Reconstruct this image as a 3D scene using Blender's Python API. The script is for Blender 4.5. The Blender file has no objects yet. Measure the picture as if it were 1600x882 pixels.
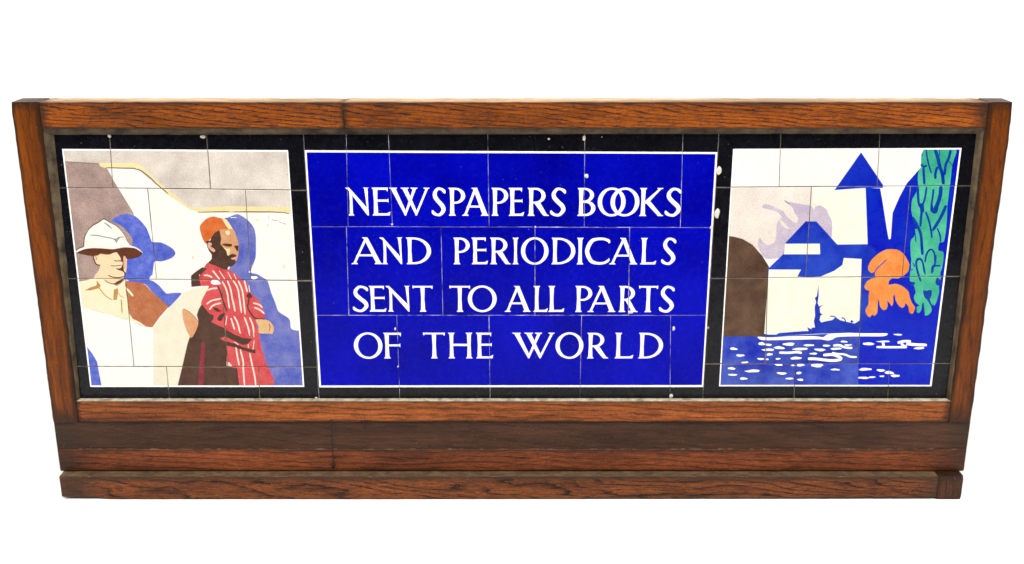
"""Framed glazed-tile sign: NEWSPAPERS BOOKS AND PERIODICALS SENT TO ALL PARTS OF THE WORLD."""
import bpy, bmesh, math, random
import numpy as np
from mathutils import Vector, Matrix, noise
from mathutils.geometry import delaunay_2d_cdt

random.seed(7)
S = bpy.context.scene
COL = S.collection

# ------------------------------------------------------------------ camera
cam = bpy.data.cameras.new('camera')
cam.lens = 39.375; cam.sensor_width = 36.0; cam.clip_start = .05; cam.clip_end = 100
camo = bpy.data.objects.new('camera', cam); COL.objects.link(camo)
camo.location = (0, -1.7396, 0.9300)
camo.rotation_euler = (math.radians(90 - 17.354), 0, 0)
S.camera = camo
# ------------------------------------------------------------------ world and lamps
w = bpy.data.worlds.new('World'); S.world = w; w.use_nodes = True
w.node_tree.nodes['Background'].inputs[0].default_value = (1, .985, .96, 1)
w.node_tree.nodes['Background'].inputs[1].default_value = .10
def area(name, loc, target, sx, sy, power, col=(1, .98, .95)):
    l = bpy.data.lights.new(name, 'AREA'); l.shape = 'RECTANGLE'; l.size = sx; l.size_y = sy; l.energy = power; l.color = col
    o = bpy.data.objects.new(name, l); COL.objects.link(o); o.location = loc
    o.rotation_euler = (Vector(target) - Vector(loc)).to_track_quat('-Z', 'Y').to_euler()
    return o
area('ceiling_lamp', (0, -1.5, 2.9), (0, 0, .35), 3.6, 1.2, 176)
area('side_fill', (-2.9, -1.5, 1.7), (-.3, 0, .4), 1.0, 1.4, 36)  # added fill pair, keeps the wall burnt white at both sides
area('side_fill', (2.9, -1.5, 1.7), (.3, 0, .4), 1.0, 1.4, 36)
S.view_settings.view_transform = 'Standard'; S.view_settings.look = 'None'
S.view_settings.exposure = 0; S.view_settings.gamma = 1; S.view_settings.use_curve_mapping = False
S.render.engine = 'CYCLES'
S.render.resolution_x = 1024; S.render.resolution_y = 564

# ------------------------------------------------------------------ materials
K = 1.66                                     # light level on the sign: painted colour = seen colour / K
def lin(c):
    c = c / 255.
    return c / 12.92 if c <= .04045 else ((c + .055) / 1.055) ** 2.4
def alb(rgb, k=None): return tuple(min(.9, lin(v) / (k or K)) for v in rgb) + (1,)
class NT:
    def __init__(s, name):
        s.m = bpy.data.materials.new(name); s.m.use_nodes = True; s.t = s.m.node_tree
        s.b = s.t.nodes['Principled BSDF']
    def n(s, typ, **kw):
        x = s.t.nodes.new(typ)
        for k, v in kw.items(): setattr(x, k, v)
        return x
    def l(s, a, b): s.t.links.new(a, b)
    def math(s, op, a, b=None, clamp=False):
        x = s.n('ShaderNodeMath', operation=op); x.use_clamp = clamp
        for i, v in enumerate((a, b)):
            if v is None: continue
            if isinstance(v, (int, float)): x.inputs[i].default_value = v
            else: s.l(v, x.inputs[i])
        return x.outputs[0]
    def mix(s, f, a, b, mode='MIX'):
        x = s.n('ShaderNodeMix', data_type='RGBA', blend_type=mode)
        for i, v in ((0, f), (6, a), (7, b)):
            if isinstance(v, (int, float)): x.inputs[i].default_value = v
            elif isinstance(v, tuple): x.inputs[i].default_value = v
            else: s.l(v, x.inputs[i])
        return x.outputs[2]
    def noise(s, vec, scale, detail=4, rough=.55, dist=0):
        x = s.n('ShaderNodeTexNoise'); x.inputs['Scale'].default_value = scale; x.inputs['Detail'].default_value = detail
        x.inputs['Roughness'].default_value = rough; x.inputs['Distortion'].default_value = dist
        if vec is not None: s.l(vec, x.inputs['Vector'])
        return x.outputs['Fac']
    def ramp(s, f, stops):
        x = s.n('ShaderNodeValToRGB'); e = x.color_ramp.elements
        while len(e) < len(stops): e.new(.5)
        for i, (p, c) in enumerate(stops):
            e[i].position = p; e[i].color = c if len(c) == 4 else tuple(c) + (1,)
        s.l(f, x.inputs[0]); return x.outputs[0]
    def val(s, f, a, b, c=0., d=1.):
        x = s.n('ShaderNodeMapRange'); x.inputs[1].default_value = a; x.inputs[2].default_value = b
        x.inputs[3].default_value = c; x.inputs[4].default_value = d; s.l(f, x.inputs[0]); return x.outputs[0]
MATS = {}
def glaze(name, a, b, scale=45, rough=.28, grain=.5, tilevar=.10, spec=.12, k=None, specks=0.):
    """fired glaze: two tones of one wash pooled unevenly, fine speckle, slight tone change from tile to tile"""
    t = NT('glaze_' + name); rnd = t.n('ShaderNodeObjectInfo').outputs['Random']
    ad = t.n('ShaderNodeVectorMath', operation='ADD'); t.l(t.n('ShaderNodeTexCoord').outputs['Object'], ad.inputs[0])
    cb = t.n('ShaderNodeCombineXYZ'); t.l(t.math('MULTIPLY', rnd, 17.3), cb.inputs[0]); t.l(t.math('MULTIPLY', rnd, 7.9), cb.inputs[2]); t.l(cb.outputs[0], ad.inputs[1])
    tc = ad.outputs[0]
    big = t.val(t.noise(tc, scale, 5, .6), .32, .68)
    c = t.mix(big, alb(a, k), alb(b, k))
    fine = t.val(t.noise(tc, 520, 2, .6), .35, .65, 1 - .22 * grain, 1 + .14 * grain)
    tv = t.val(rnd, 0, 1, 1 - tilevar, 1 + tilevar * .5)
    f = t.math('MULTIPLY', fine, tv)
    cm = t.n('ShaderNodeCombineColor'); [t.l(f, cm.inputs[i]) for i in range(3)]
    c = t.mix(1., c, cm.outputs[0], 'MULTIPLY')
    if specks: c = t.mix(t.math('MULTIPLY', t.val(t.noise(tc, 230, 3, .6), .695, .73), specks), c, alb((190, 186, 190)))     # dust and pin chips
    t.l(c, t.b.inputs['Base Color'])
    t.l(t.val(t.noise(tc, 90, 3), .3, .7, rough * .75, rough * 1.4), t.b.inputs['Roughness'])
    t.b.inputs['Specular IOR Level'].default_value = spec
    bp = t.n('ShaderNodeBump'); bp.inputs['Strength'].default_value = .10; bp.inputs['Distance'].default_value = .004
    t.l(t.noise(tc, 22, 2), bp.inputs['Height']); t.l(bp.outputs[0], t.b.inputs['Normal'])
    MATS[name] = t.m
glaze('black', (6, 6, 12), (17, 18, 26), scale=14, rough=.24, grain=.4, spec=.18, specks=.5)  # second, bluish tone paints in a smudgy sheen
glaze('white', (255, 253, 248), (248, 243, 238), scale=60, grain=.3, tilevar=.02, k=1.3)
glaze('royal', (0, 0, 160), (2, 10, 202), scale=8, rough=.24, grain=.45, tilevar=.14, spec=.06, specks=.3)
glaze('stone', (214, 200, 190), (248, 238, 224), scale=22, grain=.7, tilevar=.05)
glaze('mauve', (158, 134, 130), (196, 168, 156), scale=30, grain=1.1)
glaze('sunwall', (255, 252, 240), (255, 254, 250), scale=30, grain=.2, tilevar=.02)
glaze('trim', (250, 230, 160), (255, 238, 188), scale=50, grain=.4, tilevar=.03)
glaze('line', (110, 88, 62), (70, 52, 38), scale=90)
glaze('ash', (176, 168, 160), (150, 140, 134), scale=90)
glaze('shadow', (70, 92, 208), (122, 136, 224), scale=60, grain=1.1)
glaze('shadow2', (84, 98, 200), (142, 146, 212), scale=34, grain=1.1)
glaze('helmet', (255, 255, 250), (252, 246, 232), scale=30, grain=.2, tilevar=.02)
glaze('face', (250, 218, 172), (252, 228, 190), scale=60, grain=.4)
glaze('pinkskin', (246, 190, 160), (236, 172, 140), scale=60, grain=.4)
glaze('orangeskin', (228, 160, 108), (238, 182, 136), scale=60, grain=.5)
glaze('lightskin', (240, 190, 128), (246, 204, 150), scale=60, grain=.5)
glaze('umber', (92, 48, 28), (116, 66, 42), scale=70, grain=.8)
glaze('dark', (80, 54, 44), (100, 70, 56), scale=60, grain=.9)
glaze('shirt', (253, 240, 196), (255, 248, 218), scale=40, grain=.3, tilevar=.03)
glaze('tan', (190, 140, 80), (206, 160, 98), scale=60)
glaze('shade', (188, 108, 66), (208, 134, 94), scale=60, grain=1.1)
glaze('paper', (255, 253, 246), (255, 255, 252), scale=40, grain=.15, tilevar=.02)
glaze('paper2', (246, 236, 206), (252, 246, 224), scale=40, grain=.3, tilevar=.03)
glaze('robe', (222, 72, 80), (236, 104, 104), scale=50, grain=.9)
glaze('crimson', (140, 42, 62), (160, 58, 74), scale=60)
glaze('stripe', (252, 226, 206), (250, 240, 222), scale=90, grain=.4, tilevar=.03)
glaze('fez', (230, 108, 44), (240, 136, 76), scale=50, grain=.8)
glaze('ivory', (255, 253, 244), (255, 255, 252), scale=30, grain=.15, tilevar=.02)
glaze('sky', (242, 226, 214), (255, 248, 236), scale=20, grain=.7, tilevar=.02)
glaze('lavender', (196, 182, 206), (224, 210, 222), scale=30, grain=.8)
glaze('hill', (74, 50, 38), (116, 88, 68), scale=26, grain=1.2)
glaze('cream', (255, 252, 228), (255, 255, 242), scale=30, grain=.25, tilevar=.03)
glaze('deep', (0, 4, 194), (8, 52, 204), scale=12, grain=1.0, tilevar=.10)
glaze('azure', (8, 34, 184), (44, 82, 208), scale=18, grain=1.1, tilevar=.10)
glaze('blueroof', (10, 38, 196), (28, 60, 210), scale=26, grain=.8)
glaze('water', (14, 40, 180), (88, 112, 214), scale=16, grain=1.1, tilevar=.14)
glaze('orange', (246, 134, 54), (253, 168, 92), scale=34, grain=.6)
glaze('green', (52, 174, 140), (100, 214, 170), scale=22, grain=.9, tilevar=.14)
glaze('cypblue', (6, 50, 172), (12, 74, 168), scale=40, grain=.6)
def plain(name, a, b, scale, rough=.8, bump=.3, det=6, k=None, lo=.35, hi=.65):
    t = NT(name); tc = t.n('ShaderNodeTexCoord').outputs['Object']
    f = t.noise(tc, scale, det, .65)
    t.l(t.mix(t.val(f, lo, hi), alb(a, k), alb(b, k)), t.b.inputs['Base Color']); t.b.inputs['Roughness'].default_value = rough
    t.b.inputs['Specular IOR Level'].default_value = .25
    bp = t.n('ShaderNodeBump'); bp.inputs['Strength'].default_value = bump; bp.inputs['Distance'].default_value = .0015
    t.l(f, bp.inputs['Height']); t.l(bp.outputs[0], t.b.inputs['Normal'])
    MATS[name] = t.m
plain('grout', (58, 54, 42), (150, 138, 116), 45, .95, .3)
plain('pale_grout', (48, 46, 110), (250, 246, 255), 38, .95, .3, lo=.40, hi=.64)
plain('biscuit', (225, 205, 175), (200, 175, 140), 200, .9)
plain('plaster', (255, 252, 240), (225, 215, 195), 250, .9, .6)
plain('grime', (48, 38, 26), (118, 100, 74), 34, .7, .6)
plain('dust_ledge', (150, 136, 112), (232, 222, 196), 70, .8, .5)
plain('dark_varnish', (38, 24, 18), (22, 14, 10), 80, .35)
plain('hole', (18, 10, 8), (10, 6, 5), 80, .9)
plain('back_board', (120, 88, 60), (90, 62, 40), 25, .8)

def wood(name, axis, light, mid, dark, ring=9., freq=1., contrast=1., seed=0., rough=.42, stain=.5, slant=(70, 5), grime=(58, 38, 24)):
    """stained oak: contour lines of a stretched noise give the cathedral grain, plus pores, blotches and scuffs"""
    t = NT('oak_' + name); tc = t.n('ShaderNodeTexCoord').outputs['Object']
    rnd = t.n('ShaderNodeObjectInfo').outputs['Random']
    off = t.n('ShaderNodeCombineXYZ')
    for i in range(3): t.l(t.math('MULTIPLY', rnd, 13.7 + 5 * i), off.inputs[i])
    add = t.n('ShaderNodeVectorMath', operation='ADD'); t.l(tc, add.inputs[0]); t.l(off.outputs[0], add.inputs[1])
    def stretched(a, b):
        mp = t.n('ShaderNodeMapping'); mp.inputs['Scale'].default_value = (a, b, b) if axis == 'X' else (b, b, a)
        mp.inputs['Location'].default_value = (seed, seed * .7, seed * 1.3)
        t.l(add.outputs[0], mp.inputs['Vector']); return mp.outputs[0]
    base = t.noise(stretched(3.2 * freq, 15 * freq), 1., 2.0, .5, .3)
    sep = t.n('ShaderNodeSeparateXYZ'); t.l(add.outputs[0], sep.inputs[0])
    along, across = (sep.outputs[0], sep.outputs[2]) if axis == 'X' else (sep.outputs[2], sep.outputs[0])
    fine = t.noise(stretched(40, 300), 1., 3, .6)
    v = t.math('ADD', t.math('MULTIPLY', base, ring * 1.5), t.math('ADD', t.math('MULTIPLY', across, slant[0]), t.math('MULTIPLY', along, slant[1])))
    rg = t.math('FRACT', t.math('ADD', v, t.math('MULTIPLY', fine, .55)))
    line = t.val(rg, .62, .90); line = t.math('MULTIPLY', line, t.val(rg, 1., .95))                     # slow rise, sharp late-wood edge
    brk = t.val(t.noise(stretched(26, 200), 1., 4, .65), .34, .56)
    line = t.math('MULTIPLY', line, brk)
    pore = t.val(t.noise(stretched(55, 430), 1., 4, .75), .50, .62)
    streak = t.noise(stretched(9, 210), 1., 5, .7)
    mott = t.noise(tc, 260, 4, .7)
    c = t.mix(t.val(t.math('ADD', t.math('MULTIPLY', streak, .6), t.math('MULTIPLY', mott, .4)), .36, .64), alb(mid), alb(light))
    c = t.mix(t.math('MULTIPLY', line, .95 * contrast, True), c, alb(dark))
    c = t.mix(t.math('MULTIPLY', pore, .6 * contrast, True), c, alb(dark))
    st = t.val(t.noise(stretched(7, 26), 1., 7, .72), .50, .68)
    c = t.mix(t.math('MULTIPLY', st, stain), c, alb(tuple(v * .75 for v in dark)))
    tone = t.val(t.noise(stretched(3.2, 22), 1., 5, .62), .34, .66, .62, 1.14)                          # uneven stain from end to end
    tv = t.n('ShaderNodeCombineColor'); [t.l(t.math('MULTIPLY', tone, g), tv.inputs[i]) for i, g in enumerate((1., .98, .94))]
    c = t.mix(1., c, tv.outputs[0], 'MULTIPLY')
    at = t.n('ShaderNodeAttribute', attribute_name='wear_shade').outputs['Fac']
    wr = t.math('MULTIPLY', t.val(t.math('ADD', at, t.math('MULTIPLY', t.math('SUBTRACT', t.noise(stretched(16, 60), 1., 5, .65), .5), 1.3)), .28, .85), .82, True)
    c = t.mix(wr, c, alb(grime))                                                                         # old blackened varnish along the arrises, plus painted shade on the stiles' inner bevels
    sc = t.val(t.noise(tc, 420, 2, .5), .69, .74)
    c = t.mix(t.math('MULTIPLY', sc, .4), c, alb((200, 165, 120)))
    t.l(c, t.b.inputs['Base Color'])
    t.l(t.val(streak, .3, .7, rough * 1.25, rough * .8), t.b.inputs['Roughness'])
    t.b.inputs['Specular IOR Level'].default_value = .16
    bp = t.n('ShaderNodeBump'); bp.inputs['Strength'].default_value = .6; bp.inputs['Distance'].default_value = .0008
    h = t.math('SUBTRACT', streak, t.math('ADD', t.math('MULTIPLY', pore, .6), t.math('MULTIPLY', line, .4)))
    t.l(h, bp.inputs['Height']); t.l(bp.outputs[0], t.b.inputs['Normal'])
    MATS[name] = t.m
wood('rail', 'X', (202, 108, 20), (146, 68, 8), (50, 18, 3), ring=3.4, contrast=1.2, stain=.7, slant=(150, 15), grime=(52, 32, 16))
wood('stile', 'Z', (160, 82, 2), (114, 52, 2), (52, 22, 2), ring=3, contrast=.55, stain=.7, slant=(60, 3), grime=(44, 26, 10))
wood('lower_rail', 'X', (200, 112, 48), (134, 66, 28), (68, 32, 14), ring=2.2, freq=1.3, contrast=.85, stain=.45, slant=(90, 3), grime=(62, 32, 16))
wood('frieze', 'X', (96, 62, 42), (78, 48, 33), (50, 32, 23), ring=3, contrast=.5, stain=.5, grime=(56, 40, 24))
wood('moulding', 'X', (172, 90, 44), (116, 58, 30), (54, 29, 18), ring=2.4, contrast=.8, stain=.55, slant=(90, 4), grime=(52, 32, 20))
wood('plinth', 'X', (166, 92, 42), (112, 58, 28), (40, 21, 12), ring=5.5, contrast=1.2, stain=.5, slant=(95, 9), grime=(70, 48, 32))
wood('block', 'Z', (100, 54, 28), (70, 38, 21), (38, 24, 15), ring=5, contrast=.8, stain=.7, slant=(60, 4), grime=(48, 30, 20))
wood('weathered_lit', 'X', (246, 218, 184), (206, 166, 126), (130, 96, 66), ring=4, contrast=.5, stain=.25, rough=.8, grime=(120, 92, 66))  # rail top: dusty bare wood, with its paler lighting put into the colour
plain('dark_ledge', (122, 98, 70), (80, 60, 42), 60, .8, .4)
plain('dust_line', (72, 48, 32), (176, 146, 114), 60, .8, .4, lo=.5, hi=.72)
def white(name, v):
    t = NT(name); tc = t.n('ShaderNodeTexCoord').outputs['Object']
    f = t.noise(tc, 3, 5)
    t.l(t.mix(t.val(f, .3, .7), (v, v, v * .99, 1), (v * .97, v * .965, v * .95, 1)), t.b.inputs['Base Color'])
    t.b.inputs['Roughness'].default_value = .9; t.b.inputs['Specular IOR Level'].default_value = .1
    MATS[name] = t.m
white('white_wall', .88); white('white_floor', .88)

# ------------------------------------------------------------------ helpers
def link(name, me, mats, parent=None):
    o = bpy.data.objects.new(name, me); COL.objects.link(o)
    for m in mats: me.materials.append(MATS[m])
    if parent is not None: o.parent = parent
    return o
def sheet(name, pts, mat):
    me = bpy.data.meshes.new(name); me.from_pydata(pts, [], [tuple(range(len(pts)))]); me.update()
    o = link(name, me, [mat]); o['kind'] = 'structure'; return o
def rect(v0, v1, y0, y1, b=.002, w0=.006, w1=.006, a=(.9, .9)):
    """chamfered board section: (v, y, wear); w0, w1 how far the dark varnish and painted edge shade reach in from the lower and upper arris"""
    e = .0008
    return [(v0 + b, y0, a[0]), (v0 + w0, y0, 0), (v1 - w1, y0, 0), (v1 - b, y0, a[1]), (v1 - b * .3, y0 + b * .3, a[1]), (v1, y0 + b, a[1]), (v1, y1 - e, 0), (v1 - e, y1, 0),
            (v0 + e, y1, 0), (v0, y1 - e, 0), (v0, y0 + b, a[0]), (v0 + b * .3, y0 + b * .3, a[0])]
def beam(name, axis, u0, u1, prof, mats, parent, jit=.0005, step=.010, bottom=None, seed=0., endcut=.0012, ends=(0, 0), sides=None):
    """board along an axis: the section swept in short steps, its arrises worn unevenly; sides maps section edges to materials"""
    n = max(2, int((u1 - u0) / step)); vs = []; fs = []; m = len(prof); wear_shade = []
    cv = (min(p[0] for p in prof) + max(p[0] for p in prof)) / 2; cy = .02
    for i in range(n + 1):
        u = u0 + (u1 - u0) * i / n; end = i in (0, n)
        ew = max(1 - (u - u0) / ends[0] if ends[0] else 0, 1 - (u1 - u) / ends[1] if ends[1] else 0, 0)
        for k, (v, y, wv) in enumerate(prof):
            q = Vector((u * 38, v * 60 + seed, y * 60 + seed)); j = noise.noise(q) * jit + noise.noise(q * 4.1) * jit * .7
            jy = noise.noise(q + Vector((9, 3, 1))) * jit * .4
            vv = v + j; yy = y + (jy if y < cy else 0)
            if end: vv += math.copysign(endcut * .5, cv - v); yy += endcut * .6 if y < cy else 0
            if bottom and v < cv - .01: vv += bottom(u)
            ju = noise.noise(Vector((v * 90, y * 90, seed + i))) * jit * 1.2 if end else 0
            vs.append((u + ju, yy, vv) if axis == 'X' else (vv, yy, u + ju)); wear_shade.append(max(wv, ew))
    for i in range(n):
        for k in range(m):
            a = i * m + k; b = i * m + (k + 1) % m
            fs.append((a, b, b + m, a + m))
    fs.append(tuple(range(m - 1, -1, -1))); fs.append(tuple(n * m + k for k in range(m)))
    me = bpy.data.meshes.new(name); me.from_pydata(vs, [], fs)
    at = me.attributes.new('wear_shade', 'FLOAT', 'POINT'); at.data.foreach_set('value', wear_shade)
    if sides: me.polygons.foreach_set('material_index', [sides.get(k, 0) for i in range(n) for k in range(m)] + [0, 0])
    bm = bmesh.new(); bm.from_mesh(me); bmesh.ops.recalc_face_normals(bm, faces=bm.faces); bm.to_mesh(me); bm.free()
    return link(name, me, mats, parent)

# ------------------------------------------------------------------ setting
sheet('floor', [(-4, -1.2, 0), (4, -1.2, 0), (4, .0462, 0), (-4, .0462, 0)], 'white_floor')
sheet('wall', [(-4, .0462, 0), (4, .0462, 0), (4, .0462, 3.2), (-4, .0462, 3.2)], 'white_wall')

# ------------------------------------------------------------------ the sign and its oak frame
sign = bpy.data.objects.new('tiled_sign', None); COL.objects.link(sign); sign.location = (0, 0, 0)
sign['label'] = 'wide glazed tile sign with blue lettering panel and two pictures in oak frame'
sign['category'] = 'sign'
BK = .0455
ZT = .6783
def part(o, label): o['label'] = label; return o
# outer stiles, then rails between them
beam('stile', 'Z', .1372, ZT, rect(-.7778, -.7336, .0, BK, .0030, .0075, .010), ['stile'], sign, .0011, seed=3, ends=(.045, .022))  # wider dark band on the inner edge also paints in bevel shade
beam('stile', 'Z', .1372, ZT, rect(.7392, .7778, .0, BK, .0030, .010, .0075), ['stile'], sign, .0011, seed=8, ends=(.06, .022))  # inner edge again darkened further in, as painted bevel shade
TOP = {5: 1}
part(beam('top_rail', 'X', -.7334, -.2622, rect(.6370, ZT - .0002, .0006, BK, .0014, .005, .008, (.75, .8)), ['rail', 'weathered_lit'], sign, .0006, seed=1, ends=(.02, .004), sides=TOP), 'short length of the top rail left of the crack')
part(beam('top_rail', 'X', -.2613, .7390, rect(.6370, ZT - .0002, .0003, BK, .0014, .005, .008, (.75, .75)), ['rail', 'weathered_lit'], sign, .0006, seed=2, ends=(.004, .03), sides=TOP), 'long length of the top rail with bold grain')
beam('bottom_rail', 'X', -.7334, .7390, rect(.1372, .1743, .0004, BK, .0024, .006, .006, (.8, .4)), ['lower_rail', 'dust_ledge'], sign, .0005, seed=4, ends=(.01, .02))
beam('frieze_board', 'X', -.7782, .7782, rect(.0830, .1370, .0045, BK, .001, .004, .006), ['frieze'], sign, .0004, seed=5, ends=(.06, .06))
mprof = [(.0436, .0036, .9), (.0448, .0034, .9), (.0454, .0028, .9), (.0464, .0022, .8), (.0510, .0020, 0), (.0760, .0020, 0), (.0850, .0022, .75), (.0858, .0028, .8), (.0862, .0046, .8), (.0826, .0048, 0), (.0826, BK, 0), (.0436, BK, 0)]
beam('moulding', 'X', -.7772, .7772, mprof, ['moulding', 'dust_line'], sign, .0004, seed=6, ends=(.10, .11), sides={7: 1})
def worn(u):                                           # underside of the plinth: worn away at one end, bowed
    s = min(1, max(0, (u + .715) / .03))
    return .0042 * (1 - s * s * (3 - 2 * s)) + .0035 * max(0, (u + .2) / .93)
beam('plinth_board', 'X', -.7722, .7272, rect(.0002, .0438, -.016, BK, .0012, .004, .015, (.6, .95)), ['plinth', 'dark_ledge', 'dust_line'], sign, .0006, bottom=worn, seed=7, ends=(.12, .05), sides={5: 1, 4: 2})
part(beam('end_block', 'Z', .0, .0442, rect(.7274, .7708, -.0157, BK, .0020, .007, .007), ['block'], sign, .0006, seed=9, step=.006, ends=(.006, .02)), 'dark end block closing the plinth')
me = bpy.data.meshes.new('back_board')
bm = bmesh.new(); bmesh.ops.create_cube(bm, size=1)
for v in bm.verts: v.co = Vector((v.co.x * 1.4715 + .0028, .036 + v.co.y * .012, .4061 + v.co.z * .4615))
bm.to_mesh(me); bm.free(); link('back_board', me, ['back_board'], sign)

TY = .014                                              # glaze surface lies this far behind the frame front
def strip(name, outer, inner, y0, y1, mat, n=60, jit=.0006):
    """fillet between frame and tiles: outer and inner edges as ((x,z),(x,z))"""
    vs = []; fs = []
    for i in range(n + 1):
        s = i / n
        for (a, b), y, k in ((outer, y0, 0), (((outer[0][0] * .45 + inner[0][0] * .55, outer[0][1] * .45 + inner[0][1] * .55), (outer[1][0] * .45 + inner[1][0] * .55, outer[1][1] * .45 + inner[1][1] * .55)), y0 + (y1 - y0) * .28, 1), (inner, y1, 2)):
            x = a[0] + (b[0] - a[0]) * s; z = a[1] + (b[1] - a[1]) * s
            j = noise.noise(Vector((x * 45, z * 45, k * 7.))) * jit * (1 if k else .2)
            vs.append((x + j, y + j * .5, z + j))
        x0, z0 = vs[-3][0], vs[-3][2]; vs.append((x0, .024, z0)); vs.append((vs[-2][0], .024, vs[-2][2]))
    m = 5; order = [0, 1, 2, 4, 3]
    for i in range(n):
        for k in range(5):
            a = i * m + order[k]; b = i * m + order[(k + 1) % 5]; fs.append((a, b, b + m, a + m))
    fs.append(tuple(order)); fs.append(tuple(n * m + k for k in order[::-1]))
    me = bpy.data.meshes.new(name); me.from_pydata(vs, [], fs)
    bm = bmesh.new(); bm.from_mesh(me); bmesh.ops.recalc_face_normals(bm, faces=bm.faces); bm.to_mesh(me); bm.free()
    return link(name, me, [mat], sign)
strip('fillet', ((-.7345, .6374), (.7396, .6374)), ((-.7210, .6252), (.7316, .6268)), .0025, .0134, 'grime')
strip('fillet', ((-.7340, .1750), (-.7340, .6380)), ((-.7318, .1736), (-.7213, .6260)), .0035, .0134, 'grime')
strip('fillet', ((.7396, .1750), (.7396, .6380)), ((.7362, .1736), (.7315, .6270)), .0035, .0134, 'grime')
strip('fillet', ((-.7338, .1754), (.7394, .1754)), ((-.7338, .1742), (.7394, .1742)), .0012, .0136, 'dust_ledge', jit=.0004)

# ------------------------------------------------------------------ lettering: Roman capitals drawn as strokes
T=.142;t=.105;h=.078  # thick, thin, hairline bar
def stem(x,w,s=.055,top=1,bot=1,y0=0,y1=1):
    """slightly waisted stem with flared serifs; x = left edge"""
    a=x;b=x+w;m=.012
    L=[(a-s*bot,y0),(a-s*bot*.9,y0+.022),(a-.005,y0+.07),(a+m,(y0+y1)/2),(a-.005,y1-.07),(a-s*top*.9,y1-.022),(a-s*top,y1)]
    R=[(b+s*top,y1),(b+s*top*.9,y1-.022),(b+.005,y1-.07),(b-m,(y0+y1)/2),(b+.005,y0+.07),(b+s*bot*.9,y0+.022),(b+s*bot,y0)]
    return [L+R]
def par(x0,y0,x1,y1,w):  # slanted bar, horizontal thickness w, from (x0,y0) bottom-left to (x1,y1) top-left
    return [(x0,y0),(x1,y1),(x1+w,y1),(x0+w,y0)]
def elp(cx,cy,rx,ry,a0=0,a1=360,n=40,rot=0):
    o=[]
    for i in range(n+1):
        a=math.radians(a0+(a1-a0)*i/n)
        o.append((cx+rx*math.cos(a),cy+ry*math.sin(a)))
    return o
def ring(x0,x1,y0,y1,th,tv,tilt=.0):
    cx,cy=(x0+x1)/2,(y0+y1)/2
    out=elp(cx,cy,(x1-x0)/2,(y1-y0)/2,0,360,44)[:-1]
    inn=elp(cx,cy,(x1-x0)/2-th,(y1-y0)/2-tv,0,360,44)[:-1]
    return [out,inn[::-1]]
def spline(p,k=7):
    o=[];n=len(p)
    for i in range(n-1):
        p0=p[max(0,i-1)];p1=p[i];p2=p[i+1];p3=p[min(n-1,i+2)]
        for j in range(k):
            u=j/k
            o.append(tuple(.5*((2*p1[d])+(-p0[d]+p2[d])*u+(2*p0[d]-5*p1[d]+4*p2[d]-p3[d])*u*u+(-p0[d]+3*p1[d]-3*p2[d]+p3[d])*u**3) for d in range(3)))
    o.append(p[-1]);return o
def vr(p):
    p=spline(p);L=[];R=[];n=len(p)
    for i,(x,y,w) in enumerate(p):
        a=p[max(0,i-1)];b=p[min(n-1,i+1)];dx,dy=b[0]-a[0],b[1]-a[1];l=math.hypot(dx,dy) or 1
        L.append((x-dy/l*w/2,y+dx/l*w/2));R.append((x+dy/l*w/2,y-dx/l*w/2))
    return [L+R[::-1]]
def bowl(x0,x1,y0,y1,th,tv):
    """right-hand half bowl from x0 to x1"""
    cy=(y0+y1)/2;ry=(y1-y0)/2;rx=min((x1-x0),ry*1.25);xc=x1-rx
    out=[(x0,y0)]+elp(xc,cy,rx,ry,-90,90,24)+[(x0,y1)]
    inn=[(x0,y0+tv)]+elp(xc,cy,rx-th,ry-tv,-90,90,24)+[(x0,y1-tv)]
    return [out+inn[::-1]]
def bar(x0,x1,y,w,flare=1):
    return [(x0,y-w/2),(x1-.03,y-w/2),(x1,y-w/2-.055*flare),(x1,y+w/2+.055*flare),(x1-.03,y+w/2),(x0,y+w/2)]
def armtop(x0,x1,y,w):
    return [(x0,y-w),(x1-.06,y-w),(x1-.012,y-w-.075),(x1+.0,y),(x0,y)]
def armbot(x0,x1,w,tip=.1):
    return [(x0,0),(x1-.035,0),(x1,w+tip*.6),(x1-.03,w+tip*.5),(x1-.12,w),(x0,w)]
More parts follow.
